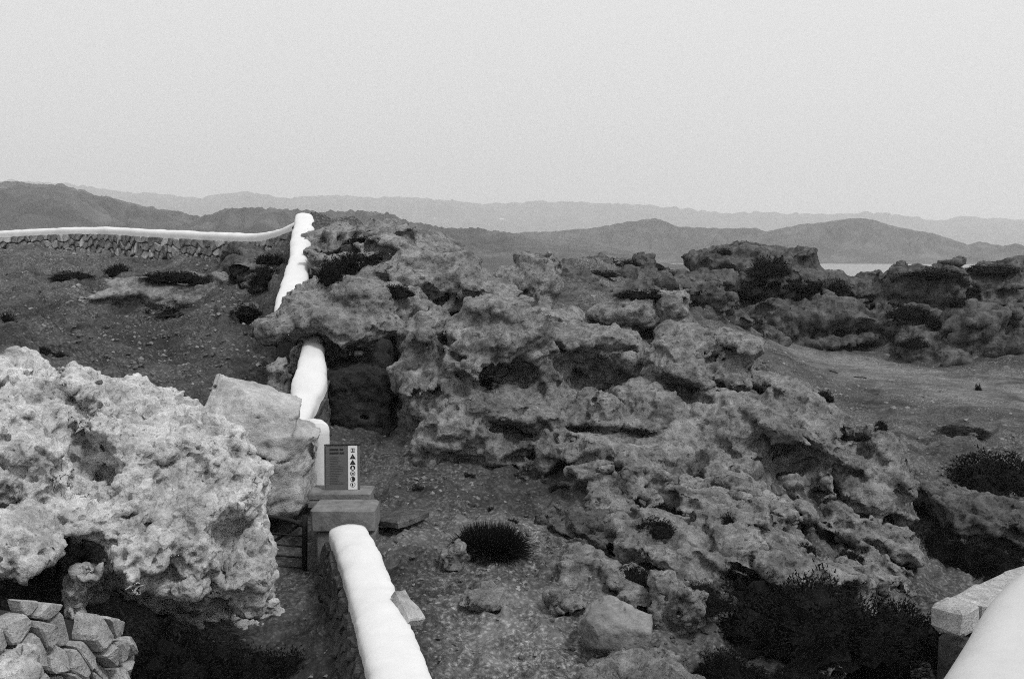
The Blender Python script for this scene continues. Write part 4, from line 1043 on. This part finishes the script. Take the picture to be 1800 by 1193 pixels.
SH = [(1450,690,19,11,'small round dark shrub alone on the flat behind the ridge', 0),
      (1760,825,105,46,'wide dark shrub cut by the right edge', 1),
      (1330,1050,110,50,'left part of the great dark bush in the foreground right', 1), (1450,1080,140,66,'middle of the great dark bush in the foreground right', 1),
      (1590,1100,120,60,'right part of the great dark bush beside the white parapet', 1), (1520,1150,140,54,'low front of the great dark bush beside the white parapet', 1), (1420,1060,80,50,'back of the great dark bush under the knobbly ridge', 1),
      (1240,1040,50,22,'left tip of the great dark bush beside the rough round boulder', 1), (1280,1165,66,40,'dark bush at the bottom edge right of the craggy rock', 1), (1400,1190,70,32,'dark bush at the bottom edge below the small jagged rock', 1),
      (430,1172,90,46,'dark bush at the bottom edge in the passage', 1), (290,1165,120,64,'black shrub in the deep shade of the pitted rock', 1),
      (1410,915,44,20,'dark cushion shrub in the hollow under the pointed spur', 1), (1660,950,60,40,'dark shrub filling the hollow at the right edge', 1), (1770,985,70,34,'dark shrub at the right edge above the lime-washed wall', 1),
      (690,505,34,12,'flat dark cushion shrub under the crest rocks', 0), (620,455,50,20,'dark shrub spread behind the crag beside the white wall', 0), (640,415,34,7,'low dark shrub on the crest behind the corner', 0), (580,470,30,26,'dark shrub against the white wall', 0),
      (1355,465,44,18,'black shrub draped over the skyline hump', 0), (1270,439,32,5,'thin dark shrub cap on the left skyline hump', 0), (1556,470,30,6,'dark shrub on the rock right of the inlet', 0), (1640,475,60,8,'dark shrub row on the right skyline', 0), (1750,470,60,8,'dark shrubs along the far right skyline', 0),
      (1600,545,40,14,'dark shrub in the cleft of the far bank', 0), (1690,528,26,9,'dark shrub at the top of the gully above the track', 0), (1650,562,26,10,'dark shrub halfway down the gully above the track', 0), (1612,598,24,10,'dark shrub at the foot of the gully above the track', 0), (1400,495,60,10,'dark shrub under the skyline hump', 0), (1470,500,26,16,'dark shrub filling the notch left of the inlet', 0),
      (1100,460,34,6,'dark shrub on the skyline left of the hump', 0), (1190,465,24,6,'small dark shrub left of the skyline hump', 0), (1060,478,40,6,'dark shrub behind the perched rock', 0), (1130,510,50,8,'dark shrub strip across the far bank', 0),
      (205,470,24,12,'dark shrub below the middle of the far wall', 0), (290,480,50,9,'dark shrub strip on the slope under the far wall', 0), (120,480,40,8,'low shrub on the left slope', 0), (10,555,18,12,'dark shrub at the left edge of the slope', 0), (95,620,24,7,'small shrub above the pale rock', 0), (70,610,18,7,'small dark shrub on top of the pale rock', 0),
      (470,480,34,18,'dark shrub between the crags left of the white wall', 0), (480,450,26,10,'dark shrub under the wall corner', 0), (430,540,34,10,'shrub in the shade below the layered ledge', 0), (300,545,80,12,'dark shrub strip under the layered ledge', 0),
      (855,667,30,10,'dark cushion in the hollow under the central dome', 0), (820,832,16,6,'small dark cushion on the gravel below the outcrop', 0), (735,852,17,5,'small flat cushion on the gravel near the sign', 0), (985,852,25,6,'flat dark cushion on the gravel by the pale plate', 0), (905,915,10,5,'little dark cushion above the grass tuft', 0), (863,893,10,4,'tiny dark cushion above the grass tuft', 0), (955,845,12,5,'tiny cushion beside the pale plate', 0),
      (1180,888,34,12,'dark cushion shrub between the rock plates', 0), (1285,905,24,14,'dark cushion behind the blunt rock', 0), (1150,915,40,14,'dark shrub in the gap behind the tilted plate', 0), (1110,1000,36,16,'dark shrub in the gap under the tilted plate', 0), (1420,960,26,14,'dark cushion on the knobbly ridge', 0), (1495,970,26,12,'dark cushion at the end of the knobbly ridge', 0), (1300,1010,50,14,'dark fringe of shrub under the blunt rock', 0),
      (1550,742,14,11,'small dark shrub behind the hollowed cliff', 0), (1500,760,34,7,'low dark shrub on top of the ridge', 0), (1700,755,60,5,'flat dark shrub streak on the flat', 0), (1720,680,8,10,'small upright shrub beside the track', 0)]
for i, (x, y, a, b, lb, bg_) in enumerate(SH):
    shrub(x, y, a, b, lb, 'dark shrubs among the rocks', bool(bg_), None, i)
# spiky grass tuft
def tuft():
    h = cast(860, 985); p = np.array(h[0]); s = p[1] / FPX; rs = np.random.RandomState(3); V = []; F = []
    for i in range(3800):
        a = rs.rand() * 2 * math.pi; r0 = rs.rand() ** .5 * 36 * s; el = rs.uniform(.1, 1.55); L = (44 + 24 * rs.rand()) * s
        b = np.array([math.cos(a) * r0, math.sin(a) * r0 * .8, 0]); a2 = a + rs.uniform(-.5, .5)
        d = np.array([math.cos(a2) * math.cos(el), math.sin(a2) * math.cos(el), math.sin(el)])
        sd_ = np.cross(d, rs.randn(3)); sd_ /= np.linalg.norm(sd_); w_ = .006
        m = b + d * L * .6; e = b + d * L + np.array([0, 0, -.12 * L * math.cos(el)])
        n = len(V); V += [b - sd_ * w_, b + sd_ * w_, m + sd_ * w_ * .7, m - sd_ * w_ * .7, e]; F += [(n, n + 1, n + 2, n + 3), (n + 3, n + 2, n + 4)]
    me = bpy.data.meshes.new('grass_tuft'); me.from_pydata([tuple(x) for x in V], [], F)
    o = link('grass_tuft', me, M['shrub'], None, (p[0], p[1] + .25, p[2] - .02)); tag(o, 'dark spiky round grass tuft on the gravel slope', 'grass tuft')
tuft()

# ------------------------------------------------------------------ loose stones
def pebble_mesh(seed):
    import bmesh
    bm = bmesh.new(); bmesh.ops.create_icosphere(bm, subdivisions=1, radius=1)
    r = random.Random(seed)
    for v in bm.verts: v.co *= r.uniform(.72, 1.2); v.co.z *= .62; v.co.x *= 1.15
    me = bpy.data.meshes.new('loose_stone'); bm.to_mesh(me); bm.free(); return me
PM = [pebble_mesh(i) for i in range(6)]
for me in PM: me.materials.append(M['mid'])
rs = np.random.RandomState(77)
for i in range(110):
    reg = rs.randint(4)
    px, py = [(rs.uniform(680, 1010), rs.uniform(870, 1180)), (rs.uniform(1150, 1300), rs.uniform(1080, 1160)), (rs.uniform(120, 450), rs.uniform(575, 680)), (rs.uniform(700, 1000), rs.uniform(830, 1000))][reg]
    h = cast(px, py)
    if h is None or h[0].y > 30: continue
    s = h[0].y / FPX * rs.uniform(3.5, 8)
    o = link('loose_stone', PM[i % 6], None, None, h[0] + Vector((0, 0, s * .2))); o.scale = (s, s, s); o.rotation_euler = (rs.uniform(-.4, .4), rs.uniform(-.4, .4), rs.rand() * 6)
    tag(o, ['small stone lying loose on the gravel right of the near wall', 'small stone in the scatter beside the round boulder', 'pale small stone on the dark slope left of the wall', 'small stone on the gravel below the central outcrop'][reg], 'stone', ['stones right of the near wall', 'stones beside the round boulder', 'stones on the dark slope', 'stones below the outcrop'][reg])
def gravel():
    V0 = np.array([v.co[:] for v in PM[0].vertices]); bm_ = [(1, 1, 1), (1, -1, -1), (-1, 1, -1), (-1, -1, 1)]
    tet = np.array([(1, 0, -.3), (-.5, .87, -.3), (-.5, -.87, -.3), (.1, .05, .75), (.75, .5, .2), (-.7, .3, .25), (.1, -.8, .3)])
    tf = np.array([(0, 4, 6), (4, 3, 6), (1, 5, 4), (4, 5, 3), (2, 6, 5), (6, 3, 5), (0, 1, 4), (1, 2, 5), (2, 0, 6)])
    rs = np.random.RandomState(8); n = 26000
    # points picked on the ground sheet
    fi = rs.randint(0, len(gf), n * 3); c = gv[gf[fi]].mean(1)
    u = 900 + FPX * c[:, 0] / c[:, 1]; Y = c[:, 1]
    wgt = .15 + .9 * np.exp(-((u - 320) / 260) ** 2 - ((Y - 20) / 6) ** 2) + 1.0 * np.exp(-((u - 850) / 190) ** 2 - ((Y - 11) / 3.5) ** 2) + .6 * np.exp(-((u - 1250) / 150) ** 2 - ((Y - 9) / 1.5) ** 2) + .25 * (Y > 14) * (u > 1350) + .5 * np.exp(-((u - 300) / 300) ** 2 - ((Y - 30) / 5) ** 2)
    clump = sstep(-.25, .35, fbm(c, .9, 2, .5, 3.0))
    k = rs.rand(len(c)) < wgt * (.25 + clump); c = c[k][:n]
    n = len(c); s = (c[:, 1] / FPX) * (1.3 + 5.5 * rs.rand(n) ** 4); s = np.clip(s, .008, .16)
    a = rs.rand(n) * 6.283; ca, sa = np.cos(a), np.sin(a)
    jit = 1 + (rs.rand(n, 7, 3) - .5) * .7; T = tet[None] * jit
    X = T[..., 0] * ca[:, None] - T[..., 1] * sa[:, None]; Yy = T[..., 0] * sa[:, None] + T[..., 1] * ca[:, None]
    V = np.stack([X, Yy, T[..., 2] * .8], -1) * s[:, None, None] + c[:, None]
    F = (tf[None] + (np.arange(n) * 7)[:, None, None]).reshape(-1, 3)
    o = link('gravel', mesh_np('gravel', V.reshape(-1, 3), F, smooth=False), M['chips']); tag(o, 'scattered gravel and stone chips over the soil', kind='stuff')
gravel()
# tiny white farmhouse on the far ridge
hb = W(882, 386, 3900)
hs = empty('farmhouse', hb); tag(hs, 'tiny white farmhouse on the hazy far ridge', 'house')
box('wall', hb + np.array([0, 0, 3.0]), 9, 5, 3, 'house', hs, .2, .2)
v = [(-9.5, -5.5, 6), (9.5, -5.5, 6), (9.5, 5.5, 6), (-9.5, 5.5, 6), (-9.5, 0, 8.6), (9.5, 0, 8.6)]
ro = pym('roof', v, [(0, 1, 5, 4), (2, 3, 4, 5), (0, 4, 3), (1, 2, 5), (0, 3, 2, 1)], M['stone'], hs); ro.rotation_euler = (0, 0, .2)
print('done', time.time() - T0)
